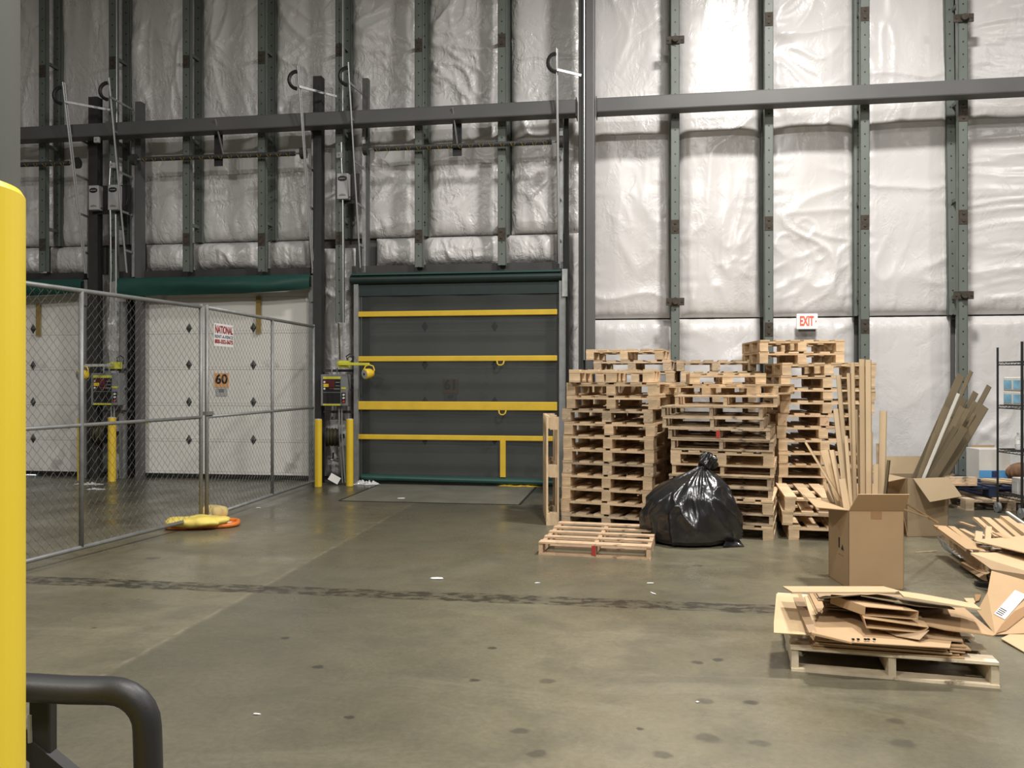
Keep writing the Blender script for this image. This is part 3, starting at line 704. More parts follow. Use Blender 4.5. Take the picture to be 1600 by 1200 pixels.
def dock_lamp(xa, ya, end, label, back):
    """bracket on the wall, arm, bulb-shaped lamp head"""
    d = .66; sb_, zb = WS(xa, d), WZ(xa, ya, d)
    t = WT('dock_lamp', label, 'lamp', sb_, d, zb, 'yellow swing arm dock lamps')
    t.part(MB().box(sb_-.08, sb_+.08, -d, -d+.10, zb-.055, zb+.055).box(sb_-.10, sb_-.04, -d-.02, -d+.05, zb-.035, zb+.035), 'bracket', yel_lime, bevel=.004)
    e = Vector(end)
    t.part(MB().bar((sb_-.08 if back == 0 else sb_, -d-.02, zb+.005), e, .03, .042), 'arm', yel_lime if back == 0 else conduit, bevel=.004)
    c = e+Vector((-.02, -.02, -.145))
    for q in (-1, 1):
        pts = [e+Vector((0, 0, -.01)), e+Vector((.06*q, -.0, -.03)), e+Vector((.085*q, -.01, -.09)), c+Vector((.08*q, 0, 0))]
        t.part(MB().tube(pts, .010, 8), 'yoke', yel)
    ax = Vector((-.55, -.8, -.12)).normalized(); Q = ax.to_track_quat('Z', 'Y').to_matrix().to_4x4()
    prof = [(.02, -.10), (.055, -.09), (.075, -.04), (.08, .02), (.078, .055), (.07, .06)]
    h_ = t.part(MB().lathe(prof, 18, M=Matrix.Translation(c) @ Q), 'lamp_head', yel, smooth=True)
    t.part(MB().lathe([(.0005, .058), (.045, .061), (.065, .0625), (.065, .064), (.0005, .066)], 18, M=Matrix.Translation(c) @ Q), 'lens', gray_lt)
    t.part(MB().lathe([(.0005, .064), (.02, .067), (.02, .069), (.0005, .070)], 12, M=Matrix.Translation(c) @ Q), 'bulb', black)
    t.part(MB().tube([(sb_+.05, -d+.03, zb+.05), (sb_+.03, -d+.03, zb+.12), (sb_+.09, -d+.03, zb+.16), (sb_+.15, -d+.03, zb+.12), (sb_+.14, -d+.03, zb+.02)], .01, 6), 'cable', black)
dq = .75
dock_lamp(537, 569, (WS(577, dq), -dq, WZ(577, 569, dq)), 'yellow dock lamp on a long arm beside the dark curtain', 0)
dock_lamp(178, 571, (WS(131, 1.3), -1.3, WZ(131, 571, 1.3)), 'yellow dock lamp seen through the fence, arm pointing outward', 1)
t = WT('round_gauge', 'small round grey gauge behind the yellow lamp arm', 'gauge', WS(547, .56), .5, 1.8)
s_, z_ = WS(547, .56), WZ(547, 561, .56); t.part(MB().tube([(s_, -.44, z_), (s_, -.56, z_)], .045, 16), 'body', black); t.part(MB().tube([(s_, -.56, z_), (s_, -.565, z_)], .030, 16), 'dial', gray_lt)

# ------------------------------------------------------------------ hose reels, valve, card
def reel(x, y, label):
    d = .50; c = Vector((WS(x, d), -d, WZ(x, y, d)))
    t = WT('hose_reel', label, 'hose reel', c.x, d, c.z, 'hose reels between bollards')
    m = MB(); ax = Vector((1, .25, 0)).normalized()
    for i in range(9):
        cc = c+ax*(-.075+i*.018); e = Vector((0, 0, 1)); u = ax.cross(e); r = .125+.012*math.sin(i*2.2)
        m.tube([cc+e*math.cos(q)*r+u*math.sin(q)*r for q in [j*2*PI/20 for j in range(20)]], .012, 6, closed=True)
    o = t.part(m, 'hose_coil', hose, smooth=True)
    t.part(MB().tube([c-ax*.085, c+ax*.085], .115, 20), 'drum', hose)
    t.part(MB().tube([c+ax*.085, c+ax*.10], .15, 20), 'flange', black); t.part(MB().tube([c-ax*.10, c-ax*.085], .15, 20), 'flange', black)
    t.part(MB().tube([c-ax*.1, c+ax*.16], .018, 8), 'axle', black)
    t.part(MB().box(c.x-.06, c.x+.06, -d+.10, -.10, c.z-.03, c.z+.03), 'wall_bracket', black)
reel(520, 683, 'olive hose reel between the two bollards left of the dark curtain')
reel(157, 679, 'dark hose reel behind the fence between two bollards')
s_, z_ = WS(520, .4), WZ(520, 718, .4)
t = WT('water_valve', 'small dark water valve under the hose reel by the curtain', 'valve', s_, .4, z_)
t.part(MB().tube([(s_-.07, -.42, z_+.02), (s_+.08, -.38, z_-.03)], .013, 8), 'body', black)
t.part(MB().tube([(s_, -.40, z_-.01), (s_+.01, -.40, z_+.11)], .014, 8), 'stem', black)
t.part(MB().tube([(s_-.02, -.43, z_), (s_+.02, -.43, z_-.005)], .016, 8), 'coupling', galv)
t.part(MB().tube([(s_, -.40, z_), (s_, -.10, z_)], .01, 6), 'pipe', galv_dull)
q = P3(522.5, 748, WY(522, .75)); M = Matrix.Translation(WMI @ q) @ Matrix.Rotation(R(27), 4, 'Y') @ Matrix.Rotation(R(-14), 4, 'X')
o = wall_obj(MB().box(-.085, .085, -.002, .002, -.055, .055, M=M), 'paper_card', paper, (WMI@q).x, .75, .1); tag(o, 'white card leaning between the bollards under the hose reel', 'card')

# ------------------------------------------------------------------ bollards
def bollard(x, yb, wpx, label, ht=1.02):
    p = G(x, yb); r = wpx/2/F*p.y
    t = thing('bollard', label, 'bollard', p, 0, 'yellow bollards at the dock doors')
    MB().lathe([(r, 0), (r, ht-.02), (r*.97, ht-.005)], 20).build('post', yel, t, smooth=False)
    MB().lathe([(r*.98, ht-.012), (r*.9, ht), (r*.5, ht+.006), (.001, ht+.008)], 20).build('cap', gray_lt, t)
bollard(497, 760, 12, 'yellow bollard at the end of the fence beside the hose reel')
bollard(546.5, 759, 11.5, 'yellow bollard at the left edge of the dark curtain')
bollard(870.5, 757.5, 11, 'yellow bollard behind the upright pallet, right of dark curtain')
bollard(175, 752, 12, 'yellow bollard behind the fence, right of the hose reel')
bollard(125.5, 750, 9, 'yellow bollard behind the fence post at left', 1.0)

# ------------------------------------------------------------------ exit sign
x0, x1, y0, y1 = 1245, 1278, 490, 514.5; d = .30
s0, s1, z1, z0 = WS(x0, d), WS(x1, d), WZ(1260, y0, d), WZ(1260, y1, d)
t = WT('exit_sign', 'small lit exit sign with red letters above the right pallets', 'sign', (s0+s1)/2, d, z0)
t.part(MB().box(s0, s1, -d, -d+.05, z0, z1), 'housing', exit_face, bevel=.012)
text('EXIT', .19, exit_red, t.root, Matrix.Translation(Vector(((s0+s1)/2-.01, -d-.003, (z0+z1)/2))-t.o) @ FACE, bold=.007, fit=(s1-s0)*.66)
t.part(MB().prism([(s1-.035, -d-.003, (z0+z1)/2-.02), (s1-.015, -d-.003, (z0+z1)/2), (s1-.035, -d-.003, (z0+z1)/2+.02)], .004), 'arrow', exit_red)
t.part(MB().box(s0+.03, s1-.03, -d+.01, -d+.06, z0-.03, z0), 'battery_tray', black)
t.part(MB().box((s0+s1)/2-.03, (s0+s1)/2+.03, -d+.05, -.05, z0+.06, z0+.12), 'arm', black)

# ------------------------------------------------------------------ fence
def fence(A, B, label, zb=.10, zt=2.41, midx=.5):
    A, B = Vector(A), Vector(B); L_ = (B-A).length; ang = math.atan2(B.y-A.y, B.x-A.x)
    t = thing('chain_link_fence', label, 'fence', (A.x, A.y, 0), ang, 'temporary chain link fence panels')
    r = .021
    MB().tube([(0, 0, zt), (L_, 0, zt)], r, 10).build('top_rail', galv_dull, t, smooth=True)
    MB().tube([(0, 0, zb), (L_, 0, zb)], r, 10).build('bottom_rail', galv_dull, t, smooth=True)
    MB().tube([(0, 0, 1.20), (L_, 0, 1.20)], r*.85, 10).build('middle_rail', galv_dull, t, smooth=True)
    for x in (0, L_): MB().tube([(x, 0, 0), (x, 0, zt+.03)], r, 10).build('end_post', galv_dull, t, smooth=True)
    MB().tube([(L_*midx, 0, zb), (L_*midx, 0, zt)], r, 10).build('middle_post', galv_dull, t, smooth=True)
    p, h = .043, .047; nw = int(L_/p); m = MB(); nk = int((zt-zb)/h)
    for i in range(nw):
        pts = []
        for k in range(nk+1):
            od = (k+i) % 2; pts.append((i*p+(p if od else 0), .003 if od else -.003, zb+k*h))
        m.tube(pts, .0019, 3)
    o = m.build('chain_link', wire, t); o['kind'] = 'stuff'
    return t, L_
A1 = Vector((-4.40, 5.60)); B1 = Vector((-3.41, 9.05))
A2_ = Vector((-3.375, 9.13)); B2_ = Vector((-2.97, 12.35))
fence((A1.x, A1.y, 0), (B1.x, B1.y, 0), 'chain link fence panel nearest the yellow column', midx=.53)
ft, fL = fence((A2_.x, A2_.y, 0), (B2_.x, B2_.y, 0), 'chain link fence panel with red lettered sign', midx=.54)
# fence sign hung on the wire
fdir = (B2_-A2_).normalized(); ang = math.atan2(fdir.y, fdir.x)
def fx(px):           # distance along the second panel at that pixel column
    u = (px-800)/F; return (A2_.x-u*A2_.y)/(u*fdir.y-fdir.x)
x0, x1 = fx(332), fx(362); zc = WZ(0, 0, 0)*0
def fz(px, py): f = fx(px); Y = A2_.y+fdir.y*f; return H-(py-HY)/F*Y
ztp, zbt = (fz(332, 503)+fz(362, 510))/2, (fz(332, 538)+fz(362, 545))/2
st = thing('fence_sign', 'white rental sign with red lettering wired to the fence', 'sign', (A2_.x+fdir.x*x0, A2_.y+fdir.y*x0, zbt), ang)
wS = x1-x0; hS = ztp-zbt
MB().box(0, wS, -.02, -.012, 0, hS).build('board', paper, st)
TM = lambda x, z: Matrix.Translation((x, -.022, z)) @ FACE
text('NATIONAL', hS*.46, dred, st, TM(wS/2, hS*.72), fit=wS*.92, bold=.003)
text('RENT-A-FENCE', hS*.20, navyp, st, TM(wS/2, hS*.42), fit=wS*.94)
text('800-352-5675', hS*.24, dred, st, TM(wS/2, hS*.20), fit=wS*.94, bold=.002)
for a in (.05, .95): MB().tube([(wS*a, -.03, hS-.02), (wS*a, .01, hS-.02)], .004, 6).build('wire_tie', galv_dull, st)
MB().box(-.03, .10, -.03, .03, 1.22, 1.26, M=Matrix.Translation((0, 0, 0))).build('panel_clamp', galv_dull, ft)
# orange fence foot and sandbags
c = Vector((-3.40, 9.08, 0)); t = thing('stand_tray', 'orange plastic fence foot lying under the yellow sandbag', 'fence foot', (c.x, c.y, 0), R(14))
def ov(a, b, n=28, e=3.5, z=.03): 
    return [(a*abs(math.cos(q))**(2/e)*(1 if math.cos(q) > 0 else -1), b*abs(math.sin(q))**(2/e)*(1 if math.sin(q) > 0 else -1), z) for q in [i*2*PI/n for i in range(n)]]
MB().tube(ov(.37, .20), .026, 8, closed=True).build('rim', orange, t, smooth=True)
MB().prism(ov(.37, .20, z=.012), .02).build('tray', orange, t)
MB().box(.16, .30, -.05, .05, .024, .032).build('label_patch', paper, t)
def blob(name, m, loc, rz, a, b, h, seed, label, cat, group=None, neck=0):
    n, k = 40, 20; vs = []
    for j in range(k):
        v = j/(k-1); ph = v*PI
        for i in range(n):
            q = i/n*2*PI; cx, cy = math.cos(q), math.sin(q)
            e = .75; r = math.sin(ph)**.6
            wr = 1+.10*math.sin(5*q+seed)*math.sin(ph)+.07*math.sin(11*q+seed*2+v*4)
            x = a*cx*r*wr; y = b*cy*r*wr; z = h*.5*(1-math.cos(ph))
            if neck and cx < -.6: x -= neck*(-cx-.6)*r; 
            z += .006*math.sin(x*22+y*12+seed)+.004*math.sin(y*35-x*14)
            vs.append((x, y, max(z, 0)))
    mb = MB(); mb.v = vs; mb.f = grid_faces(n, k, True); o = mb.build(name, m, None, smooth=True); o.location = loc; o.rotation_euler = (0, 0, rz); return tag(o, label, cat, group)
p = Vector((-3.38, 8.95, 0)); blob('sandbag', sand, (p.x, p.y-.03, .03), R(10), .30, .17, .11, 1, 'yellow sandbag lying on the orange fence foot', 'sandbag', None, .15)
blob('sandbag', sand2, (-3.36, 9.30, .03), R(40), .15, .10, .17, 3, 'tan crumpled sandbag behind the fence posts', 'sandbag')

# ------------------------------------------------------------------ near column and cart
ru = (40.5-800)/F; rc = .15; Yc = 1.30; Xc = ru*Yc-rc*math.sqrt(1+ru*ru); zy = H+(HY-303)/F*1.376
t = thing('padded_column', 'near round column with yellow lower sleeve and grey top at left edge', 'column', (Xc, Yc, 0), 0)
MB().lathe([(rc, 0), (rc, zy-.01), (rc-.006, zy)], 72).build('yellow_sleeve', yel_col, t, smooth=False)
MB().lathe([(rc-.008, zy-.02), (rc-.008, 9.0)], 72).build('shaft', mat('grey_column_paint', (.10, .105, .092), .6, var=.06), t)
t = thing('hand_cart', 'black hand cart handle in the lower left corner', 'cart', (-1.15, 1.85, 0), 0)
Yh = 1.62
def hp(x, y, Y=Yh): return P3(x, y, Y)-Vector((-1.15, 1.85, 0))
rr = 21.5/F*Yh
pts = [hp(-300, 1068), hp(-60, 1068), hp(40, 1074), hp(110, 1078), hp(165, 1079)]
cx, cy, rd = 172, 1137, 58
for q in range(0, 91, 15): pts.append(hp(172+rd*math.sin(R(q)), 1137-rd*math.cos(R(q))))
pts += [hp(231, 1165), hp(232, 1200), hp(232, 1290)]
mm = MB().tube(pts, [rr]*len(pts), 20); mm.build('handle_grip', rubber, t, smooth=True)
e = hp(232, 1290); MB().tube([e, (e.x, e.y, .20)], .014, 10).build('upright_tube', black, t, smooth=True)
e2 = hp(-300, 1068); MB().tube([e2, (e2.x, e2.y, .20)], .014, 10).build('upright_tube', black, t, smooth=True)
MB().box(hp(40, 1100).x-.012, hp(64, 1100).x, -.20, -.17, .22, hp(50, 1085).z).build('centre_bar', black, t, bevel=.004)
a_, b_ = hp(30, 1150, 1.66), hp(200, 1290, 1.66); MB().bar(a_, b_, .03, .035).build('diagonal_brace', black, t)
MB().tube([hp(46, 1118, 1.6), hp(47, 1160, 1.6)], .004, 8).build('release_lever', galv_dull, t)
MB().box(e2.x-.03, e.x+.03, -.26, .5, .16, .20).build('deck', black, t, bevel=.01)
for wx_, wy_ in ((e2.x+.05, -.18), (e.x-.05, -.18), (e2.x+.05, .42), (e.x-.05, .42)):
    wv = MB().tube([(wx_-.02, wy_, .065), (wx_+.02, wy_, .065)], .065, 18).build('wheel', rubber, t)
    MB().box(wx_-.03, wx_+.03, wy_-.02, wy_+.02, .10, .16).build('fork', galv_dull, wv)

# ------------------------------------------------------------------ pallets
_pm = {}
def bx(w, l, h, m):
    k = (round(w, 4), round(l, 4), round(h, 4), m.name)
    if k not in _pm: _pm[k] = MB().box(-w/2, w/2, -l/2, l/2, 0, h).mesh('board', m)
    return _pm[k]
def link(name, me, parent, loc, rz=0):
    o = bpy.data.objects.new(name, me); col.objects.link(o); o.parent = parent; o.location = loc; o.rotation_euler = (0, 0, rz); return o
prnd = random.Random(11)
def block_pallet(loc, rz, label, w=1.02, l=1.2, h=.144, n=6, m=None, group=None, tilt=None, bw=.10):
    """end-on block pallet: deck boards run in depth, three cross boards, nine blocks, three bottom boards"""
    m = m or wood; t = thing('block_pallet', label, 'pallet', loc, rz, group)
    if tilt: t.rotation_euler = tilt
    tb = .020; hb = h-3*tb-.004
    for i in (-1, 0, 1):
        link('bottom_board', bx(bw, l, tb, m), t, (i*(w-bw)/2, 0, 0))
        for j in (-1, 0, 1): link('block', bx(bw, .14, hb, m), t, (i*(w-bw)/2+prnd.uniform(-.004, .004), j*(l-.14)/2, tb), prnd.uniform(-.02, .02))
    for j in (-1, 0, 1): link('cross_board', bx(w, .13, tb, m), t, (0, j*(l-.13)/2+prnd.uniform(-.004, .004), tb+hb))
    dw = .115
    for i in range(n):
        x = -(w-dw)/2+i*(w-dw)/(n-1)+(0 if i in (0, n-1) else prnd.uniform(-.012, .012))
        link('deck_board', bx(dw, l, tb, m), t, (x, prnd.uniform(-.005, .005), tb*2+hb), prnd.uniform(-.006, .006))
    return t
def stringer_pallet(loc, rz, label, w=1.016, l=1.2, h=.113, n=6, m=None, group=None, red_mid=False, tilt=None, nb=4):
    """three stringers run in depth, deck boards run across"""
    m = m or wood_old; t = thing('stringer_pallet', label, 'pallet', loc, rz, group)
    if tilt: t.rotation_euler = tilt
    tb = .016; hs = h-2*tb
    for i in (-1, 0, 1):
        o = link('stringer', bx(.038, l-.01, hs, m), t, (i*(w-.04)/2, .004, tb))
        if i == 0 and red_mid:
            o['label'] = 'plain centre stringer'; e = link('stringer_end', bx(.036, .02, hs-.004, redpaint), t, (0, -l/2+.006, tb+.002)); e['label'] = 'red painted stringer end'
    for i in range(nb): link('bottom_board', bx(w, .10, tb, m), t, (0, -(l-.10)/2+i*(l-.10)/(nb-1), 0), prnd.uniform(-.005, .005))
    for i in range(n): link('deck_board', bx(w, .12 if i in (0, n-1) else .09, tb, m), t, (prnd.uniform(-.005, .005), -(l-.12)/2+i*(l-.12)/(n-1), h-tb), prnd.uniform(-.006, .006))
    return t
def place(left, rz, w, l, z):    # centre of a pallet whose front left corner is 'left'
    c, s = math.cos(rz), math.sin(rz); return (left.x+c*w/2-s*l/2, left.y+s*w/2+c*l/2, z)
GA = 'pallets in the front left stack'
# stack A
A0 = Vector((.549, 9.2)); rz = R(-22.8)
for k in range(12):
    off = .0 if k in (0, 1, 2) else (.02 if k < 9 else .055)
    off += prnd.uniform(-.008, .008)
    n_ = 11-k; lab = 'tan block pallet in the stack left of the black bag, '+ORD[n_]
    a = A0+Vector((math.cos(rz), math.sin(rz)))*off
    if k == 11: block_pallet(place(a+Vector((.0, -.05)), R(-14), 1.0, .9, .144*k), R(-14), lab, w=.92, l=1.0, group=GA, n=5, bw=.12)
    else: block_pallet(place(a, rz+prnd.uniform(-.008, .008), 1.02, 1.2, .144*k), rz+prnd.uniform(-.01, .01), lab, group=GA, m=wood if k % 4 else wood_old)
# stack behind A
GA2 = 'pallets in the rear left stack'
for k in range(14):
    a = Vector(((915-800)/F*10.9, 10.85)); off = [0, .02, .01, .03, 0, .02, .03, .01, .02, .04, .05, .14, .10, .0][k]; rz2 = R(-16)
    a = a+Vector((math.cos(rz2), math.sin(rz2)))*off
    vis = k >= 11
    lab = 'tan block pallet behind the front left stack, '+ORD[13-k]
    block_pallet(place(a, rz2, 1.0, 1.0, .144*k), rz2, lab, w=1.0, l=1.0, group=GA2, m=wood if k % 3 else wood_old)
# stack B
GB = 'pallets in the middle stack behind the black bag'
rzb = R(-19.2); B0 = Vector((1.653, 8.60)); z = 0
seq = ['b','s','b','s','s','s','b','s','r','s','s','s']
offs = [0, .0, .0, -.01, -.02, .01, .0, .0, -.03, -.09, -.10, .04]
mlist = {0: wood, 2: wood, 6: wood}
LB = []
for k, q in enumerate(seq):
    a = B0+Vector((math.cos(rzb), math.sin(rzb)))*offs[k]; rz3 = rzb+prnd.uniform(-.02, .02)
    idx = 13-k
    kind = 'tan block pallet' if q == 'b' else ('stringer pallet with red centre' if q == 'r' else 'weathered thin pallet')
    lab = kind+' in the stack behind the black bag, '+ORD[idx]
    if q == 'b': block_pallet(place(a, rz3, 1.02, 1.2, z), rz3, lab, group=GB, m=mlist.get(k, wood)); z += .144
    else: stringer_pallet(place(a, rz3, 1.02, 1.2, z), rz3, lab, group=GB, red_mid=q == 'r', m=wood_old if k not in (5, 11) else wood); z += .113
block_pallet((2.44, 9.32, z), R(-38), 'tan block pallet turned askew on the middle stack, second from the top', h=.118, group=GB, w=1.1, l=1.15)
z += .118
block_pallet(((1151-800)/F*8.9, 8.9+.55, z), R(-10), 'small tan block pallet on top of the middle stack', h=.118, w=.80, l=1.1, n=5, group=GB, bw=.11)
# stack behind B
GB2 = 'pallets in the rear middle stack'
for k in range(13):
    rz4 = R(-12); w_ = 1.0; a = Vector(((1061-800)/F*10.55, 10.72)); a += Vector((1, -.2))*(0.0 if k != 11 else .06)
    lab = 'tan block pallet behind the middle stack, '+ORD[12-k] 
    block_pallet(place(a, rz4, w_, 1.2, .144*k), rz4, lab, w=w_, group=GB2, m=wood if k % 4 else wood_old)
# stack C
GC = 'pallets in the right stack under the exit sign'
seqc = ['b','b','s','s']+['b']*9; z = 0; rzc = R(-8); C0 = Vector((3.04, 9.42))
for k, q in enumerate(seqc):
    a = C0+Vector((1, -.1))*([0, 0, 0, 0, .01, 0, 0, -.01, 0, .02, .03, .035, .04][k]+prnd.uniform(-.006, .006))
    nm = 'tan block pallet' if q == 'b' else 'thin stringer pallet'
    if k == 8: nm = 'orange brown block pallet'
    lab = nm+' in the right stack below the exit sign, '+ORD[14-k]
    if q == 'b': block_pallet(place(a, rzc, 1.02, 1.2, z), rzc+prnd.uniform(-.01, .01), lab, group=GC, m=wood_pink if k == 8 else wood); z += .144
    else: stringer_pallet(place(a, rzc, 1.02, 1.2, z), rzc, lab, group=GC, m=wood_old); z += .113
for k in range(2):
    a = Vector(((1188-800)/F*9.95, 9.98)); block_pallet(place(a, R(-4), 1.0, 1.0, z), R(-4)+.01*k, 'tan block pallet just below the exit sign, '+ORD[1-k], w=1.0, l=1.0, h=.144, group=GC); z += .144
# low stack D
GD = 'pallets in the low stack behind the open carton'
for k in range(3):
    a = G(1232 if k == 0 else (1223 if k == 1 else 1228), 843)+Vector((0, .02*k, 0)); rz5 = R(-13.5) if k != 1 else R(-15)
    block_pallet(place(Vector((a.x, a.y)), rz5, 1.0, 1.2, .144*k), rz5, 'tan block pallet in the low stack behind the open carton, '+ORD[2-k], w=1.0, group=GD, n=6)
# upright pallet
q = G(860, 821)
t = block_pallet((q.x+.095, q.y+.5, .6), 0, 'block pallet standing upright on end at the left of the stacks', w=1.0, l=1.2, n=5)
t.rotation_euler = (R(90), 0, R(-90)); t.rotation_euler = Euler((R(90), 0, R(-90)))
# stamp marks on its end blocks are left to the wood texture
q0 = G(842, 866); rz6 = R(-13)
stringer_pallet(place(Vector((q0.x, q0.y)), rz6, 1.02, 1.1, 0), rz6, 'reddish stringer pallet lying flat in front of the stacks', w=1.02, l=1.15, h=.12, n=5, m=wood_pink, red_mid=True)
# foreground pallet
q0 = G(1238, 1049); rzg = R(-14.5)
PG = place(Vector((q0.x, q0.y)), rzg, 1.02, 1.2, 0)
stringer_pallet(PG, rzg, 'pale stringer pallet in the foreground under flattened cardboard', w=1.03, l=1.2, h=.135, n=6, m=wood_white)
# pallet under the pile of strips at right
stringer_pallet((4.55, 7.25, 0), R(-12), 'dark stringer pallet under the strips and sheets at right', w=1.1, l=1.2, h=.14, n=6, m=wood_old)
# pallets far right behind the wire rack
block_pallet((6.17, 10.65, 0), R(-3), 'wooden pallet on the floor behind the wheeled rack', w=1.1, l=1.0, m=wood_old)
block_pallet((6.02, 10.98, .144), 0, 'navy plastic pallet stacked on the wooden one behind the rack', w=1.2, l=1.3, h=.142, m=navy, n=7)

# ------------------------------------------------------------------ black bin bag
def bin_bag():
    p = G(1084, 851); t = thing('bin_bag', 'large full black bin bag tied at the top, before the pallets', 'bag', (p.x, p.y+.14, 0), 0)
    n, k = 220, 90; ii, jj = np.meshgrid(np.arange(n), np.arange(k)); q = ii/n*2*PI; v = jj/(k-1)
    # profile radius over height
    hv = np.array([0, .02, .06, .15, .30, .45, .58, .66, .71, .735, .75, .78]); rv = np.array([.30, .38, .425, .445, .44, .39, .29, .19, .10, .055, .045, .05])
    hh = np.interp(v, np.linspace(0, 1, len(hv)), hv); rad = np.interp(v, np.linspace(0, 1, len(rv)), rv)
    x0 = np.interp(hh, [0, .5, .78], [0, .01, .13])
    top = np.clip((hh-.25)/.45, 0, 1)
    pl_ = (ridge(q*11/(2*PI)*2, hh*1.6, 4)**2*.5+ridge(q*26/(2*PI)+hh*2.5, hh*3, 5)**2*.5)
    pl2 = ridge(np.cos(q)*3+5+hh*2, np.sin(q)*3+5+hh*5, 6)**3
    low = vn(np.cos(q)*1.3+4, np.sin(q)*1.3+hh*3+4, 7)
    rr_ = rad*(1+top*(.30*pl_-.14)+(1-top)*(.16*pl2-.03)+.18*(low-.5))
    X = x0+rr_*np.cos(q)*1.0; Y = rr_*np.sin(q)*.80; Z = hh+.02*(vn(np.cos(q)*2+3, np.sin(q)*2+hh*4, 8)-.5)*(hh > .05)
    Z = np.maximum(Z, 0)
    mb = MB(); mb.v = np.stack([X, Y, Z], -1).reshape(-1, 3).tolist(); mb.f = grid_faces(n, k, True)+[tuple(reversed(range(n)))]
    o = mb.build('sack', bagm, t, smooth=True)
    # knot: crumpled tuft above the neck
    vs = []; n2, k2 = 40, 22
    for j in range(k2):
        for i in range(n2):
            a = i/n2*2*PI; b = j/(k2-1)*PI; r = .075*(1+.35*math.sin(3*a+2*b)*math.sin(b)+.2*math.sin(7*a-3*b))
            vs.append((.17+r*math.cos(a)*math.sin(b)*1.0, r*math.sin(a)*math.sin(b), .80-.085*math.cos(b)+.01*math.sin(5*a)))
    mb = MB(); mb.v = vs; mb.f = grid_faces(n2, k2, True); mb.build('knot', bagm, t, smooth=True)
    mb = MB(); mb.prism([(.24, -.30, .01), (.46, -.26, .005), (.44, -.16, .05), (.33, -.18, .09)], .006); mb.build('loose_corner', bagm, t)
bin_bag()

# ------------------------------------------------------------------ cartons
def carton(loc, rz, w, l, h, label, m, mi, flaps, tapes=True, marks=True, name='open_carton'):
    t = thing(name, label, 'box', loc, rz); th = .006
    mb = MB().box(0, w, 0, th, 0, h).box(0, w, l-th, l, 0, h).box(0, th, 0, l, 0, h).box(w-th, w, 0, l, 0, h).box(0, w, 0, l, 0, th)
    mb.build('body', m, t)
    for nm, pts in flaps:
        o = MB().prism(pts, th).build(nm, m, t)
    if tapes:
        MB().box(w*.40, w*.60, -.0015, 0, h-.065, h).build('tape', tape, t); MB().box(w*.42, w*.62, -.0015, 0, .005, .035).build('tape', tape, t)
    if marks:
        MB().box(-.002, 0, l*.42, l*.48, h*.47, h*.60).build('printed_mark', black, t)
        MB().prism([(-.001, l*.22, h*.46), (-.001, l*.36, h*.46), (-.001, l*.29, h*.53)], .002).build('printed_mark', black, t)
        for q in range(3): MB().box(-.002, 0, l*(.44-.09*q), l*(.46-.09*q), h*.38, h*.39).build('printed_mark', black, t)
    return t
bl = G(1326, 921)
w1, l1, h1 = .42, .42, .605
carton((bl.x, bl.y, 0), R(-1), w1, l1, h1, 'tall open brown carton in front, holding long edge strips', card, card_in,
       [('front_flap', [(.002, 0, h1), (w1-.002, 0, h1), (w1+.01, -.07, h1+.135), (.045, -.07, h1+.135)]),
        ('left_flap', [(0, .01, h1), (0, l1-.01, h1), (-.20, l1+.02, h1+.06), (-.21, .11, h1+.005)]),
        ('right_flap', [(w1, .02, h1), (w1, l1, h1), (w1+.05, l1, h1-.20), (w1+.05, .05, h1-.20)]),
        ('back_flap', [(0, l1, h1), (w1, l1, h1), (w1, l1+.12, h1+.14), (0, l1+.12, h1+.14)])])
b2 = G(1417, 839); w2 = .44
carton((b2.x, b2.y, 0), R(3), w2, .42, .60, 'open carton farther back, holding dark leaning edge strips', card2, card_in,
       [('front_flap', [(.06, -.01, .60), (.43, -.01, .61), (.50, -.13, .43), (.15, -.16, .38)]),
        ('left_flap', [(0, .02, .60), (0, .40, .60), (-.20, .42, .64), (-.20, -.02, .57)]),
        ('right_flap', [(w2, .05, .60), (w2, .42, .60), (w2+.18, .50, .70), (w2+.13, .10, .62)]),
        ('back_flap', [(0, .42, .60), (w2, .42, .60), (w2, .50, .78), (0, .50, .78)])], tapes=False, marks=False)

# strips standing in the front carton (L-section edge boards)
GS = 'tan edge strips standing in the front carton'
def lstrip(a, b, wd, label, m, group, leg=.5, th=.006, name='edge_strip', cat='edge strip', face=(0, -1, 0)):
    """L-shaped long board from a (low) to b (high)"""
    a, b = Vector(a), Vector(b); t = (b-a).normalized(); n = Vector(face); e = t.cross(n).normalized(); n = e.cross(t).normalized()
    org = a
    mb = MB(); w_, l_ = wd/2, wd*leg
    def pr(p, q, c, dth):
        mb.add([p-org, q-org, q+dth-org, p+dth-org, p+c-org, q+c-org, q+c+dth-org, p+c+dth-org], [(0,1,2,3),(4,7,6,5),(0,4,5,1),(1,5,6,2),(2,6,7,3),(3,7,4,0)])
    pr(a-e*w_, a+e*w_, b-a, -n*th)
    if l_ > 0.003: pr(a+e*w_, a+e*w_+(-n)*l_, b-a, -e*th)
    o = mb.build(name, m, None); o.location = org; return tag(o, label, cat, group)
bx0, by0 = bl.x, bl.y
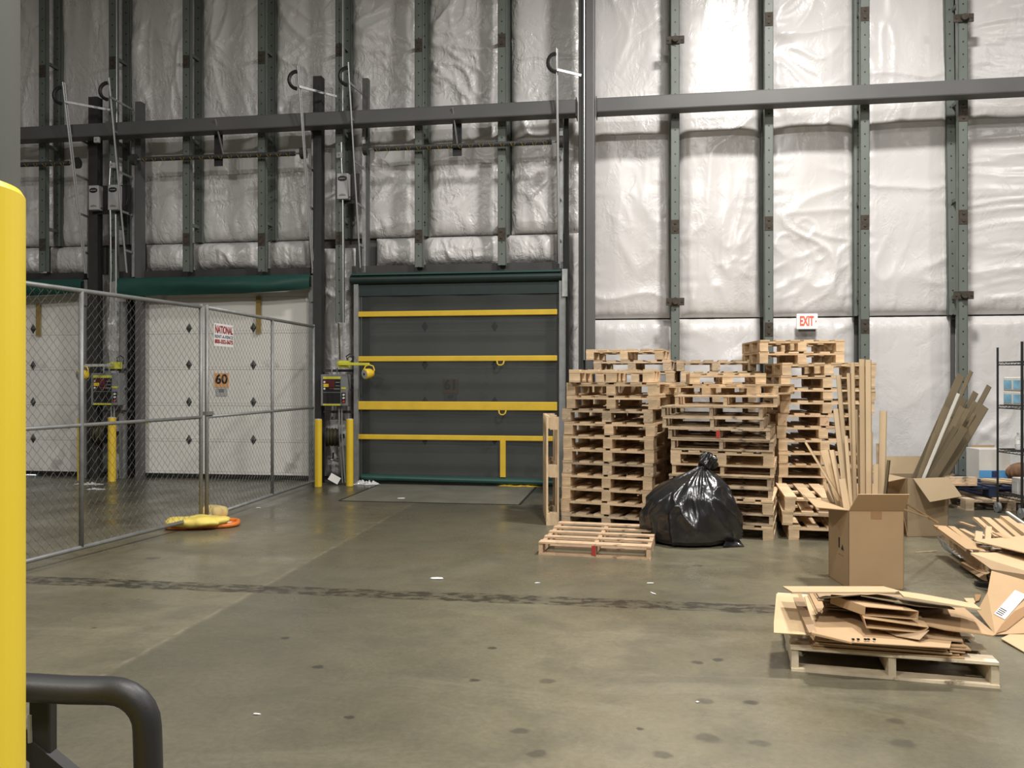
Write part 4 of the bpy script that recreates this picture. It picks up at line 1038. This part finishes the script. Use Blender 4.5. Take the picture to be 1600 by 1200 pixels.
def s1(xt, yt, xb, Yt, Yb_, wpx, label, m=None, leg=.4, zb=.01):
    m = m or edgeb; b = P3(xt, yt, Yt); a0 = P3(xb, 765, (Yt+Yb_)/2)
    # continue the line from top through the rim point down to the carton floor
    rim = Vector(((xb-800)/F*Yb_, Yb_, h1+.1)); f = (b.z-zb)/(b.z-rim.z); a = b+(rim-b)*f
    hw = wpx/F*Yt/2+.014; ff = h1/b.z
    lo = (bx0+hw-b.x*ff)/(1-ff); hi = (bx0+w1-hw-b.x*ff)/(1-ff)
    a.x = min(max(a.x, bx0+hw, lo), bx0+w1-hw, hi) if lo < hi else bx0+w1/2
    a.y = min(max(a.y, by0+.03), by0+l1-.05)
    lstrip(a, b, wpx/F*Yt, label, m, GS, leg)
s1(1347, 561, 1349, 6.62, 6.52, 9, 'tallest wide edge strip in the front carton, left half of the pair', leg=.2)
s1(1357, 562, 1358, 6.58, 6.48, 9, 'tallest wide edge strip in the front carton, pale right half of the pair', leg=.8)
s1(1332.5, 566, 1336, 6.70, 6.58, 6, 'narrow tall edge strip just left of the tallest pair')
s1(1310, 586, 1326, 6.72, 6.55, 7, 'tall edge strip leaning left with top near the pallet stack edge', leg=.6)
s1(1326, 583, 1335, 6.76, 6.62, 6, 'slim tall edge strip between the left leaning one and the tallest pair')
s1(1306, 639, 1322, 6.66, 6.5, 8, 'darker mid height edge strip at the left of the front carton')
s1(1322, 681, 1330, 6.58, 6.48, 6, 'mid height edge strip in front at the carton left')
s1(1361, 675, 1360, 6.56, 6.5, 6, 'mid height pale edge strip right of the tallest pair', leg=.3)
s1(1373, 693, 1374, 6.72, 6.66, 7, 'thin greyish strip near the right edge of the front carton', m=wood_old)
s1(1380.5, 642, 1383, 6.70, 6.62, 11, 'wide edge strip standing alone at the right of the front carton', leg=.5)
s1(1369.5, 725, 1370, 6.46, 6.42, 8, 'short pale edge strip at the right front of the carton', leg=.9)
s1(1389, 719, 1386, 6.60, 6.6, 5, 'short dark edged strip at the far right of the front carton', m=card_dk)
s1(1339, 640, 1344, 6.74, 6.66, 5, 'slim strip hidden half behind the tallest pair')
s1(1288, 703, 1313, 6.78, 6.5, 13, 'broad short strip leaning left out of the front carton', m=card_lt, leg=.1)
s1(1300, 703, 1319, 6.74, 6.55, 8, 'short strip leaning left beside the broad one', leg=.2)
s1(1316, 748, 1322, 6.5, 6.42, 11, 'short wide strip stub at the carton left corner', leg=.2)
s1(1292, 742, 1312, 6.82, 6.6, 6, 'short dark strip low at the left behind the carton flap', m=card_dk, leg=.5)
b_ = P3(1259, 691, 6.75); a_ = Vector((bx0+.10, by0+.15, .50))
lstrip(a_, b_, .020, 'thin pale stick leaning far left out of the front carton', card_lt, None, .5, name='stick', cat='stick')
# thin sticks from carton to the right pile
a_, b_ = P3(1411, 783, 6.55), P3(1466, 817, 7.5); lstrip(a_, b_, .018, 'long pale stick reaching from the front carton to the right pile', card_lt, None, .5, name='stick', cat='stick')
a_, b_ = P3(1409, 795, 6.5), P3(1449, 808, 6.7); lstrip(a_, b_, .014, 'short pale stick under the long one right of the front carton', card_lt, None, .5, name='stick', cat='stick')

# dark strips leaning in the rear carton
GR = 'dark edge strips leaning in the rear carton'
bx2, by2 = b2.x, b2.y
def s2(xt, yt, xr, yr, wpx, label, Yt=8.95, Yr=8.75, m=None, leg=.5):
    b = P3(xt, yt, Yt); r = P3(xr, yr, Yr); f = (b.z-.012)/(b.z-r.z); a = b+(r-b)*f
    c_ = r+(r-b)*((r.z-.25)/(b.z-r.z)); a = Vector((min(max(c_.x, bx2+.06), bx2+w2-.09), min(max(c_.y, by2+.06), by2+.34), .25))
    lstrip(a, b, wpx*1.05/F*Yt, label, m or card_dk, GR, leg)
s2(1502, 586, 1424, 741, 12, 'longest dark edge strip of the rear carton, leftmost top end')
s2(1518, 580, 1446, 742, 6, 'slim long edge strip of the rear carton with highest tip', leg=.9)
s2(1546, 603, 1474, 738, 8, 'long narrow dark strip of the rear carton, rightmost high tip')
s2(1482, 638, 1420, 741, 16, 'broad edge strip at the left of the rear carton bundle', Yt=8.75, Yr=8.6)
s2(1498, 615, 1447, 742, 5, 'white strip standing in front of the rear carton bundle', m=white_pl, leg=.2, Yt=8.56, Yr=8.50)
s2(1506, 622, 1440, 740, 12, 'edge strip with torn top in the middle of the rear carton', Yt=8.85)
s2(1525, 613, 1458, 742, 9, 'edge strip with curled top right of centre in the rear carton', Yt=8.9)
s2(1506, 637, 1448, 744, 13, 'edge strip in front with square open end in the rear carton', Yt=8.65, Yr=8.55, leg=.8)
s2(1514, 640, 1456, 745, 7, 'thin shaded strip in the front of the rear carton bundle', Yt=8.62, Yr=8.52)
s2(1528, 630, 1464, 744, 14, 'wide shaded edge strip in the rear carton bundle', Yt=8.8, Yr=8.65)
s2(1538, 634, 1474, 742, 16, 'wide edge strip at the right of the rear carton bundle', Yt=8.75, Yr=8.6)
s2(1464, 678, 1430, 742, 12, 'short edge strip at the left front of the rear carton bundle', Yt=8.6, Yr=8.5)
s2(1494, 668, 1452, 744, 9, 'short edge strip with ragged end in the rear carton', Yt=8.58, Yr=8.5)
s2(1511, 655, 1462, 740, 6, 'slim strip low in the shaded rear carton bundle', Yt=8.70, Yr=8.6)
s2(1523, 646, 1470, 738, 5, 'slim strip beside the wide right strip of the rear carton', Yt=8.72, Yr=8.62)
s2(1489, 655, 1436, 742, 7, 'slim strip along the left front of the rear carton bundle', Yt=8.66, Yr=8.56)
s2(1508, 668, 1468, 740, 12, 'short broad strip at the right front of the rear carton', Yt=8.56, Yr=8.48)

# ------------------------------------------------------------------ flattened cardboard on the foreground pallet
def sheet(label, polys, m=None, th=.005, name='cardboard_sheet', cat='cardboard', group=None, marks=None):
    """each polygon is one flat face of the folded sheet, corners (px, py, depth)"""
    P = [[P3(*p) if len(p) == 3 and abs(p[0]) > 20 else Vector(p) for p in pl_] for pl_ in polys]
    org = sum((v for pl_ in P for v in pl_), Vector())/sum(len(pl_) for pl_ in P)
    mb = MB()
    for pl_ in P: mb.prism([v-org for v in pl_], th)
    o = mb.build(name, m or card, None); o.location = org; tag(o, label, cat, group); return o, org
GP = 'flattened cardboard on the foreground pallet'
MG = Matrix.Translation(Vector(PG)) @ Matrix.Rotation(rzg, 4, 'Z')
def flat(x0, x1, y0, y1, z, rz_, label, m=None, th=.007, tilt=(0, 0), fold=None):
    M = MG @ Matrix.Translation(((x0+x1)/2, (y0+y1)/2, z)) @ Euler((tilt[0], tilt[1], rz_)).to_matrix().to_4x4()
    w_, l_ = (x1-x0)/2, (y1-y0)/2
    mb = MB().box(-w_, w_, -l_, l_, 0, th)
    if fold: mb.box(-w_+.01, w_-.02, -l_+.015, l_, th+.004, th*2+.004)
    o = mb.build('cardboard_sheet', m or card, None); o.matrix_world = M
    o.location = M.translation; o.rotation_euler = M.to_euler(); return tag(o, label, 'cardboard', GP)
flat(-.42, .34, -.60, .45, .137, .02, 'lowest flattened sheet lying directly on the pale foreground pallet', card, fold=1)
flat(-.38, .30, -.59, .40, .156, -.02, 'second flattened sheet from the bottom on the foreground pallet', card_lt, fold=1)
flat(-.33, .38, -.57, .42, .174, .02, 'third flattened sheet from the bottom on the foreground pallet', card, fold=1)
flat(-.30, .42, -.26, .00, .262, -.03, 'filler sheet added to darken the middle of the foreground heap', card_in, fold=1)  # added filler: supports the heap and blocks light inside it
flat(-.34, .36, -.18, .00, .295, .05, 'filler sheet added to block light below the long top sheets of the heap', card_in, fold=1)  # second added filler sheet, keeps the inside of the heap dark
sheet('sheet with upturned left wall at the left of the foreground heap', [[(1213, 928, 4.95), (1246, 929, 4.98), (1274, 989, 4.55), (1209, 973, 4.60)], [(1209, 973, 4.60), (1274, 989, 4.55), (1272, 993, 4.50), (1209, 989, 4.52)]], card_lt, group=GP)
sheet('narrow folded flap standing at the left inside the heap', [[(1236, 927, 5.0), (1252, 927, 5.02), (1276, 988, 4.44), (1264, 989, 4.44)]], card_in, group=GP)
o, org = sheet('big bent sheet with small printed symbols facing the camera', [[(1268, 989, 4.42), (1331, 1004, 4.36), (1484, 1013, 4.32), (1500, 950, 4.95), (1290, 942, 5.05)], [(1268, 989, 4.42), (1331, 1004, 4.36), (1331, 1006, 4.36), (1268, 992, 4.42)]], card, group=GP)
for px in (1333, 1341, 1352, 1357, 1366):
    pq = P3(px, 1000.0, 4.375); mk = MB().box(-.006, .006, -.006, .006, .000, .008, M=Matrix.Translation(pq-org)); mk.build('printed_symbol', black, o)
sheet('long sheet lying across the top of the foreground heap, left part', [[(1223, 917, 4.82), (1380, 917, 4.90), (1406, 924, 4.72), (1399, 926, 4.60), (1238, 926, 4.60)]], card_lt, group=GP, th=.008)
sheet('long sheet sloping down to the right on top of the heap', [[(1403, 924, 4.72), (1440, 929, 4.70), (1522, 944, 4.62), (1533, 953, 4.40), (1412, 933, 4.50)]], card_lt, group=GP, th=.008)
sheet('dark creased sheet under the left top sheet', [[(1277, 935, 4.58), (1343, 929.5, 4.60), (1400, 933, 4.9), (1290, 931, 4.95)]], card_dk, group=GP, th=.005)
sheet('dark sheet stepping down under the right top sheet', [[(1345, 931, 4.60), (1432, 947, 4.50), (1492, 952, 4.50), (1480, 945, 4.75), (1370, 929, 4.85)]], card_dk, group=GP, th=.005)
sheet('right hand sheet sloping out over the pallet edge', [[(1480, 952, 4.75), (1506, 950, 4.90), (1556, 992, 4.42), (1552, 994, 4.38), (1477, 984, 4.45), (1430, 973, 4.50), (1400, 958, 4.80)]], card, group=GP, th=.007)
sheet('thin second sheet under the right hand sloping sheet', [[(1390, 972, 4.75), (1490, 966, 4.85), (1505, 1003, 4.40), (1470, 1000, 4.42), (1375, 984, 4.50)]], card_in, group=GP, th=.006)
def tube_box(c4, back, label, m):
    P = [P3(*c) for c in c4]; org = sum(P, Vector())/4; bk = Vector(back); mb = MB()
    for i in range(4):
        a, b = P[i]-org, P[(i+1) % 4]-org; mb.prism([a, b, b+bk, a+bk], .004)
    o = mb.build('flattened_carton', m, None); o.location = org; return tag(o, label, 'cardboard', GP)
tube_box([(1352, 948, 4.50), (1435, 955.5, 4.45), (1434, 968, 4.45), (1351, 961.5, 4.50)], (-.09, .25, .0), 'open ended carton in the heap, upper of two facing the camera', card)
tube_box([(1350, 966, 4.47), (1451, 980.5, 4.42), (1441, 989, 4.42), (1354, 981, 4.46)], (.06, .25, .02), 'collapsed carton with pale edged opening, lower of two', card)
sheet('small curled sheet edge right of the lower open carton', [[(1385, 987, 4.50), (1452, 985, 4.42), (1437, 1000, 4.38), (1400, 994, 4.44)]], card_in, group=GP, th=.004)
sheet('short sheet poking out at the right end of the low layers', [[(1478, 1006, 4.60), (1500, 1009, 4.60), (1508, 1020, 4.36), (1484, 1018, 4.36)]], card, group=GP, th=.006)

# ------------------------------------------------------------------ sheets and strips in the pile at right
GQ = 'cardboard sheets in the right hand pile'
sheet('large pale sheet on top of the right hand pile', [[(1524, 844, 7.0), (1620, 836, 7.3), (1700, 850, 7.0), (1690, 885, 6.2), (1526, 846, 6.85)]], card_lt, group=GQ, th=.008)
sheet('large pale sheet below the top one at the right edge', [[(1516, 864, 6.55), (1560, 864, 6.75), (1680, 886, 6.6), (1660, 915, 5.9), (1519, 866, 6.45)]], card_lt, group=GQ, th=.008)
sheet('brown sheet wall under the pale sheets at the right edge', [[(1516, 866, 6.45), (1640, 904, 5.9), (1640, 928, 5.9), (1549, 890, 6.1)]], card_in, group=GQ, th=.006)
sheet('small flat sheet sticking out low from the right pile', [[(1497, 880, 7.15), (1520, 876, 7.3), (1547, 895, 6.7), (1541, 899, 6.6)]], card, group=GQ, th=.006)
sheet('second small sheet under the low one in the right pile', [[(1500, 883, 7.1), (1541, 899, 6.58), (1543, 908, 6.45), (1535, 906, 6.5)]], card_in, group=GQ, th=.006)
o, org = sheet('big bent sheet with white label slumping onto the floor at right', [[(1549, 892, 5.72), (1640, 918, 5.6), (1625, 965, 5.30), (1543, 925, 5.52)], [(1543, 925, 5.52), (1625, 965, 5.30), (1600, 990, 5.16), (1555, 992, 5.16), (1527, 955, 5.45)]], card, group=GQ)
nrm = (P3(1625, 965, 5.30)-P3(1543, 925, 5.52)).cross(P3(1555, 992, 5.16)-P3(1543, 925, 5.52)).normalized()
if nrm.z < 0: nrm = -nrm
if nrm.dot(Vector((0, 0, H))-P3(1570, 950, 5)) < 0: nrm = -nrm
def onplane(px, py, p0, n_, off=.006):
    rdir = Vector(((px-800)/F, 1, -(py-HY)/F)); o_ = Vector((0, 0, H)); tt = (p0+n_*off-o_).dot(n_)/rdir.dot(n_); return o_+rdir*tt
p0 = P3(1543, 925, 5.52)
lb = MB().prism([onplane(x, y, p0, nrm)-org for x, y in ((1586, 922), (1604, 930), (1570, 968), (1553, 959))], .002); lab_o = lb.build('white_label', paper, o)
for k in range(4):
    x_, y_ = 1556+k*2.2, 957-k*2.4
    MB().prism([onplane(a, b, p0, nrm, .009)-org for a, b in ((x_, y_), (x_+10, y_+5.5), (x_+10.7, y_+4.7), (x_+.7, y_-.8))], .001).build('printed_bar', black, o)
MB().prism([onplane(a, b, p0, nrm, .008)-org for a, b in ((1604, 946), (1610, 955), (1572, 985), (1556, 990), (1566, 975), (1585, 955))], .002).build('brown_tape', tape, o)
sheet('sheet lying on the floor at the right frame edge', [[(1564, 998, 5.08), (1585, 988, 5.21), (1650, 985, 5.25), (1660, 1040, 4.61), (1600, 1019, 4.84)]], card_lt, group=GQ, th=.006)
sheet('small pale scrap between the foreground heap and bent sheet', [[(1506, 935, 6.0), (1521, 935, 6.0), (1524, 941, 5.92), (1520, 945, 5.86), (1510, 940, 5.93)]], card_lt, group=GQ, th=.006)
sheet('small dark scrap beside the pale one near the bent sheet', [[(1523, 929, 6.1), (1533, 929, 6.1), (1530, 938, 5.97), (1524, 940, 5.94)]], tape, group=GQ, th=.005)
o = tag(MB().box(-.06, .06, -.03, .03, 0, .03).build('rubber_wedge', rubber, None), 'small black rubber wedge beside the bent sheet', 'wedge'); o.location = G(1537, 916); o.rotation_euler = (0, 0, R(-20))
GT = 'loose strips in the right hand pile'
def st(xa, ya, Ya, xb, yb, Yb_, wd, label, m=None, leg=.3):
    lstrip(P3(xa, ya, Ya), P3(xb, yb, Yb_), wd, label, m or card_lt, GT, leg, face=(0, -.25, 1))
st(1468, 821, 7.55, 1520, 858, 6.7, .11, 'long wide strip at the left edge of the right pile', card, .2)
st(1486, 822, 7.6, 1535, 861, 6.75, .06, 'long narrow strip beside the left edge strip of the pile', card, .6)
st(1502, 826, 7.65, 1545, 848, 7.1, .05, 'pale strip end in the open part of the pile', None, .5)
st(1524, 808, 7.9, 1558, 838, 7.2, .05, 'thin upturned strip near the top of the pile', None, .4)
st(1540, 808, 7.9, 1580, 842, 7.15, .075, 'pale strip with raised end at the top of the pile', None, .5)
st(1558, 810, 7.9, 1600, 845, 7.1, .06, 'pale strip third from the right at the top of the pile', None, .5)
st(1569, 806, 7.9, 1618, 842, 7.1, .075, 'pale strip second from the right at the top of the pile', None, .6)
st(1588, 817, 7.7, 1640, 850, 7.0, .10, 'broad pale strip at the right of the pile', None, .3)
st(1574, 799, 8.2, 1630, 838, 7.5, .03, 'slim white edged stick leaning under the wheeled rack', white_pl, .4)
st(1530, 830, 7.4, 1528, 845, 7.1, .06, 'short pale strip end pointing up left in the pile', None, .5)
st(1545, 822, 7.5, 1543, 845, 7.1, .05, 'short pointed strip end in the middle of the pile', None, .5)
st(1556, 832, 7.3, 1590, 848, 6.95, .06, 'short strip low in the middle of the pile', card, .3)
st(1500, 815, 7.75, 1522, 822, 7.5, .04, 'small strip end behind the pile', card, .3)
# clear wrap on the dark pallet corner
mb = MB()
for k in range(5):
    a = P3(1465+k*4, 838+k*3, 7.55-k*.06)
    mb.tube([a, a+Vector((.02, -.03, -.06)), a+Vector((.045+.01*k, -.05, -.11)), a+Vector((.09, -.09, -.10))], [.006, .010, .008, .004], 5)
mb.build('plastic_wrap', plastic, None, smooth=True); o = bpy.context.scene.collection.objects[-1]; tag(o, 'torn clear wrap hanging on the dark pallet corner', 'plastic wrap', kind='stuff')

# ------------------------------------------------------------------ wheeled wire rack at right edge
X0, Yn, Yf = 5.90, 9.55, 10.03; Wd = 1.2
t = thing('wire_rack', 'black wheeled wire shelving rack at the right edge', 'shelving', (X0, Yn, 0), 0)
ztop = H+(HY-543)/F*Yf
for k, (x, y) in enumerate(((0, 0), (0, Yf-Yn), (Wd, 0), (Wd, Yf-Yn))):
    MB().tube([(x, y, .12), (x, y, ztop+(.05 if y == 0 else 0))], .0125 if y else .015, 10).build('post', black, t)
    c_ = MB().tube([(x-.016, y, .065), (x+.016, y, .065)], .062, 20).build('caster', galv_dull, t)
    MB().bar((x, y+.02, .12), (x, y+.01, .065), .045, .02).build('caster_fork', conduit, c_)
shz = [H-(566-HY)/F*Yf, H-(633-HY)/F*Yf, H-(701-HY)/F*Yf, .24]
for z_ in shz:
    sh = MB(); 
    for y in (0, Yf-Yn): sh.tube([(0, y, z_), (Wd, y, z_)], .005, 6); sh.tube([(0, y, z_-.035), (Wd, y, z_-.035)], .005, 6)
    for x in (0, Wd): sh.tube([(x, 0, z_), (x, Yf-Yn, z_)], .006, 6); sh.tube([(x, 0, z_-.035), (x, Yf-Yn, z_-.035)], .006, 6)
    for x in (0, Wd):
        nz_ = 14; sh.tube([(x, (Yf-Yn)*i/nz_, z_-.035*(i % 2)) for i in range(nz_+1)], .003, 4)
    nz_ = 34
    for y in (0, Yf-Yn): sh.tube([(Wd*i/nz_, y, z_-.035*(i % 2)) for i in range(nz_+1)], .003, 4)
    so = sh.build('wire_shelf', black, t)
    wr = MB()
    for i in range(1, 40): wr.tube([(Wd*i/40, 0, z_+.004), (Wd*i/40, Yf-Yn, z_+.004)], .0022, 4)
    wq = wr.build('shelf_wires', black, so); wq['kind'] = 'stuff'
# packs on the second shelf
def pack(x0, z0, w_, l_, h_, label, y0, m1, m2, name='drink_pack'):
    t = thing(name, label, 'box', (x0, y0, z0), 0)
    MB().box(0, w_, 0, l_, 0, h_).build('wrap', m1, t, bevel=.012)
    for a, b in ((.06, .42), (.52, .94)):
        MB().box(w_*a, w_*b, -.003, 0, h_*.15, h_*.78).build('printed_panel', m2, t); MB().box(-.003, 0, l_*a, l_*b, h_*.15, h_*.78).build('printed_panel', m2, t)
    MB().box(w_*.62, w_*.84, -.006, -.003, h_*.35, h_*.6).build('printed_patch', m1, t)
    return t
z_ = shz[1]+.007
pack(X0+.03, z_, .42, .36, .165, 'white and blue pack on the rack, lower of two', Yn+.06, white_pl, lblue)
pack(X0+.03, z_+.167, .42, .36, .165, 'white and blue pack on the rack, upper of two', Yn+.06, white_pl, lblue)
bt = thing('water_bottle', 'clear plastic water bottle standing on the rack', 'bottle', (X0+.115, Yf-.22, shz[2]+.007), 0)
MB().lathe([(.030, 0), (.033, .01), (.033, .05), (.031, .06), (.033, .07), (.033, .12), (.028, .15), (.014, .175), (.013, .185)], 18).build('body', clearp, bt, smooth=True)
MB().lathe([(.015, .185), (.015, .200), (.001, .2005)], 14).build('cap', white_pl, bt)
MB().lathe([(.0335, .065), (.0335, .115)], 18).build('label_band', paper, bt)
# boxes beyond the rack, standing on the navy pallet
NT = .288
t = thing('printed_carton', 'white carton with blue band behind the rack post', 'box', ((1530-800)/F*11.0, 11.0, NT), R(-3))
MB().box(0, .40, 0, .35, 0, .40).build('body', white_pl, t, bevel=.004)
MB().box(-.002, .402, -.003, .0, .02, .12).build('blue_band', blue, t)
MB().box(.16, .25, -.006, -.003, .03, .11).build('band_lettering', navyp, t)
t = thing('printed_carton', 'open blue and brown carton left of the white one', 'box', ((1519-800)/F*11.42, 11.42, NT), R(4))
MB().box(0, .24, 0, .2, 0, .24).build('body', blue, t); MB().prism([(0, 0, .24), (.24, 0, .24), (.34, .02, .42), (0, .02, .42)], .006).build('flap', card, t)
MB().box(.0, .24, -.003, 0, .16, .20).build('white_band', paper, t)
blob('paper_bag', brownbag, (6.80, 10.95, NT), .3, .24, .15, .22, 2, 'crumpled brown paper bag right of the white carton', 'bag')
pack(X0+.10, shz[3]+.007, .3, .25, .20, 'white small carton on the lowest rack shelf', Yn+.12, white_pl, gray_lt, 'small_carton')
def plank(x0, x1, Y0, Y1, z, wz, label, m, wy=.10):
    a, b = Vector(((x0-800)/F*Y0, Y0, z+wz/2)), Vector(((x1-800)/F*Y1, Y1, z+wz/2)); mb = MB().bar(a-a, b-a, wy, wz); o = mb.build('plank', m, None); o.location = a; tag(o, label, 'plank', 'planks behind the rear carton')
plank(1475, 1524, 10.42, 10.40, NT+.03, .07, 'thick weathered plank behind the rear carton, top one', wood_old)
plank(1482, 1522, 10.38, 10.38, NT, .03, 'flat reddish plank under the thick one behind the rear carton', wood_pink, .14)
plank(1536, 1584, 10.90, 10.50, NT, .025, 'pale board in front of the white carton', wood, .09)
plank(1562, 1606, 10.92, 10.55, NT, .025, 'pale board running behind the rack post', wood, .09)
plank(1535, 1565, 10.60, 10.42, NT, .02, 'dark weathered board on the navy pallet', wood_dark, .09)

# ------------------------------------------------------------------ floor bits
lv0, lv1 = W2L(G(553, 779)), W2L(G(607, 757)); lr0 = W2L(G(797, 785))
t = WT('dock_leveler', 'flush steel dock leveler plate in front of the dark curtain', 'dock leveler', (lv0.x+lr0.x)/2, 1.2, 0)
xa, xb, ya, yb = lv1.x-.12, WS(835, .6), W2L(G(680, 786)).y, -.55
t.part(MB().box(xa, xb, ya, yb, 0, .004), 'plate', mat('worn_steel_plate', (.14, .135, .11), .45, var=.2, vscale=2))
for nm, bb in (('side_gap', (xa-.03, xa, ya, yb)), ('side_gap', (xb, xb+.03, ya, yb)), ('hinge_line', (xa, xb, ya-.02, ya))): t.part(MB().box(*bb, 0, .006), nm, black)
def scrap(px, py, a, b, label, m=paper, rz_=0, z=.003, cat='scrap'):
    p = G(px, py); pts = []
    r_ = random.Random(int(px*7+py))
    for i in range(8):
        q = i*PI/4; k = r_.uniform(.6, 1); pts.append((a*math.cos(q)*k, b*math.sin(q)*k, z+r_.uniform(0, .004)))
    o = MB().prism(pts, .003).build('floor_scrap', m, None); o.location = p; o.rotation_euler = (0, 0, rz_); tag(o, label, cat)
scrap(682, 904.5, .065, .04, 'white paper scrap on the floor in the middle')
scrap(840, 911.5, .025, .012, 'tiny pale scrap right of the middle paper scrap')
scrap(627, 779, .07, .05, 'small white smear of paper on the leveler plate')
scrap(1016, 912, .03, .01, 'thin pale sliver on the floor before the bin bag')
scrap(1021, 928, .008, .05, 'tiny white splinter near the crumbled floor joint', rz_=.4)
scrap(1090, 1098, .015, .008, 'tiny white chip beside an oil spot')
scrap(402, 1117, .02, .008, 'tiny white chip on the floor at lower left')
scrap(404, 794, .03, .03, 'small white scrap right of the sandbag')
o = MB().bar((0, 0, .005), (.22, .05, .007), .010, .005).build('wood_splinter', card_lt, None); o.location = G(1430, 864); tag(o, 'thin pale splinter on the floor right of the carton', 'scrap')
# plastic film heaps and strap tail at the curtain foot
def film(px, py, a, b, h, label, m, name, cat, seed=1):
    p = G(px, py); n, k = 46, 14; vs = []
    for j in range(k):
        for i in range(n):
            u, v = i/(n-1)*2-1, j/(k-1)*2-1
            e = max(0, 1-abs(u)**2.2)*max(0, 1-abs(v)**2.2)
            vs.append((a*u*(1+.15*math.sin(v*5+seed)), b*v*(1+.4*math.sin(u*6+seed)), .003+h*e*(.45+.55*math.sin(u*9+seed*3+v*4)*math.sin(v*7+u*3))**2+.001))
    mb = MB(); mb.v = vs; mb.f = grid_faces(n, k); o = mb.build(name, m, None, smooth=True); o.location = p; o.rotation_euler = (0, 0, TH); tag(o, label, cat)
film(572, 757, .20, .08, .09, 'crumpled clear film on the floor at the curtain left foot', plastic, 'plastic_film', 'plastic film', 1)
film(140, 757, .22, .10, .04, 'crumpled film on the floor behind the fence post', plastic, 'plastic_film', 'plastic film', 2)
film(150, 765, .14, .05, .03, 'small scrap of film on the floor behind the fence', plastic, 'plastic_film', 'plastic film', 5)
film(810, 760, .30, .05, .05, 'yellow strap tail lying at the curtain foot', yel_strap, 'strap_tail', 'strap', 3)
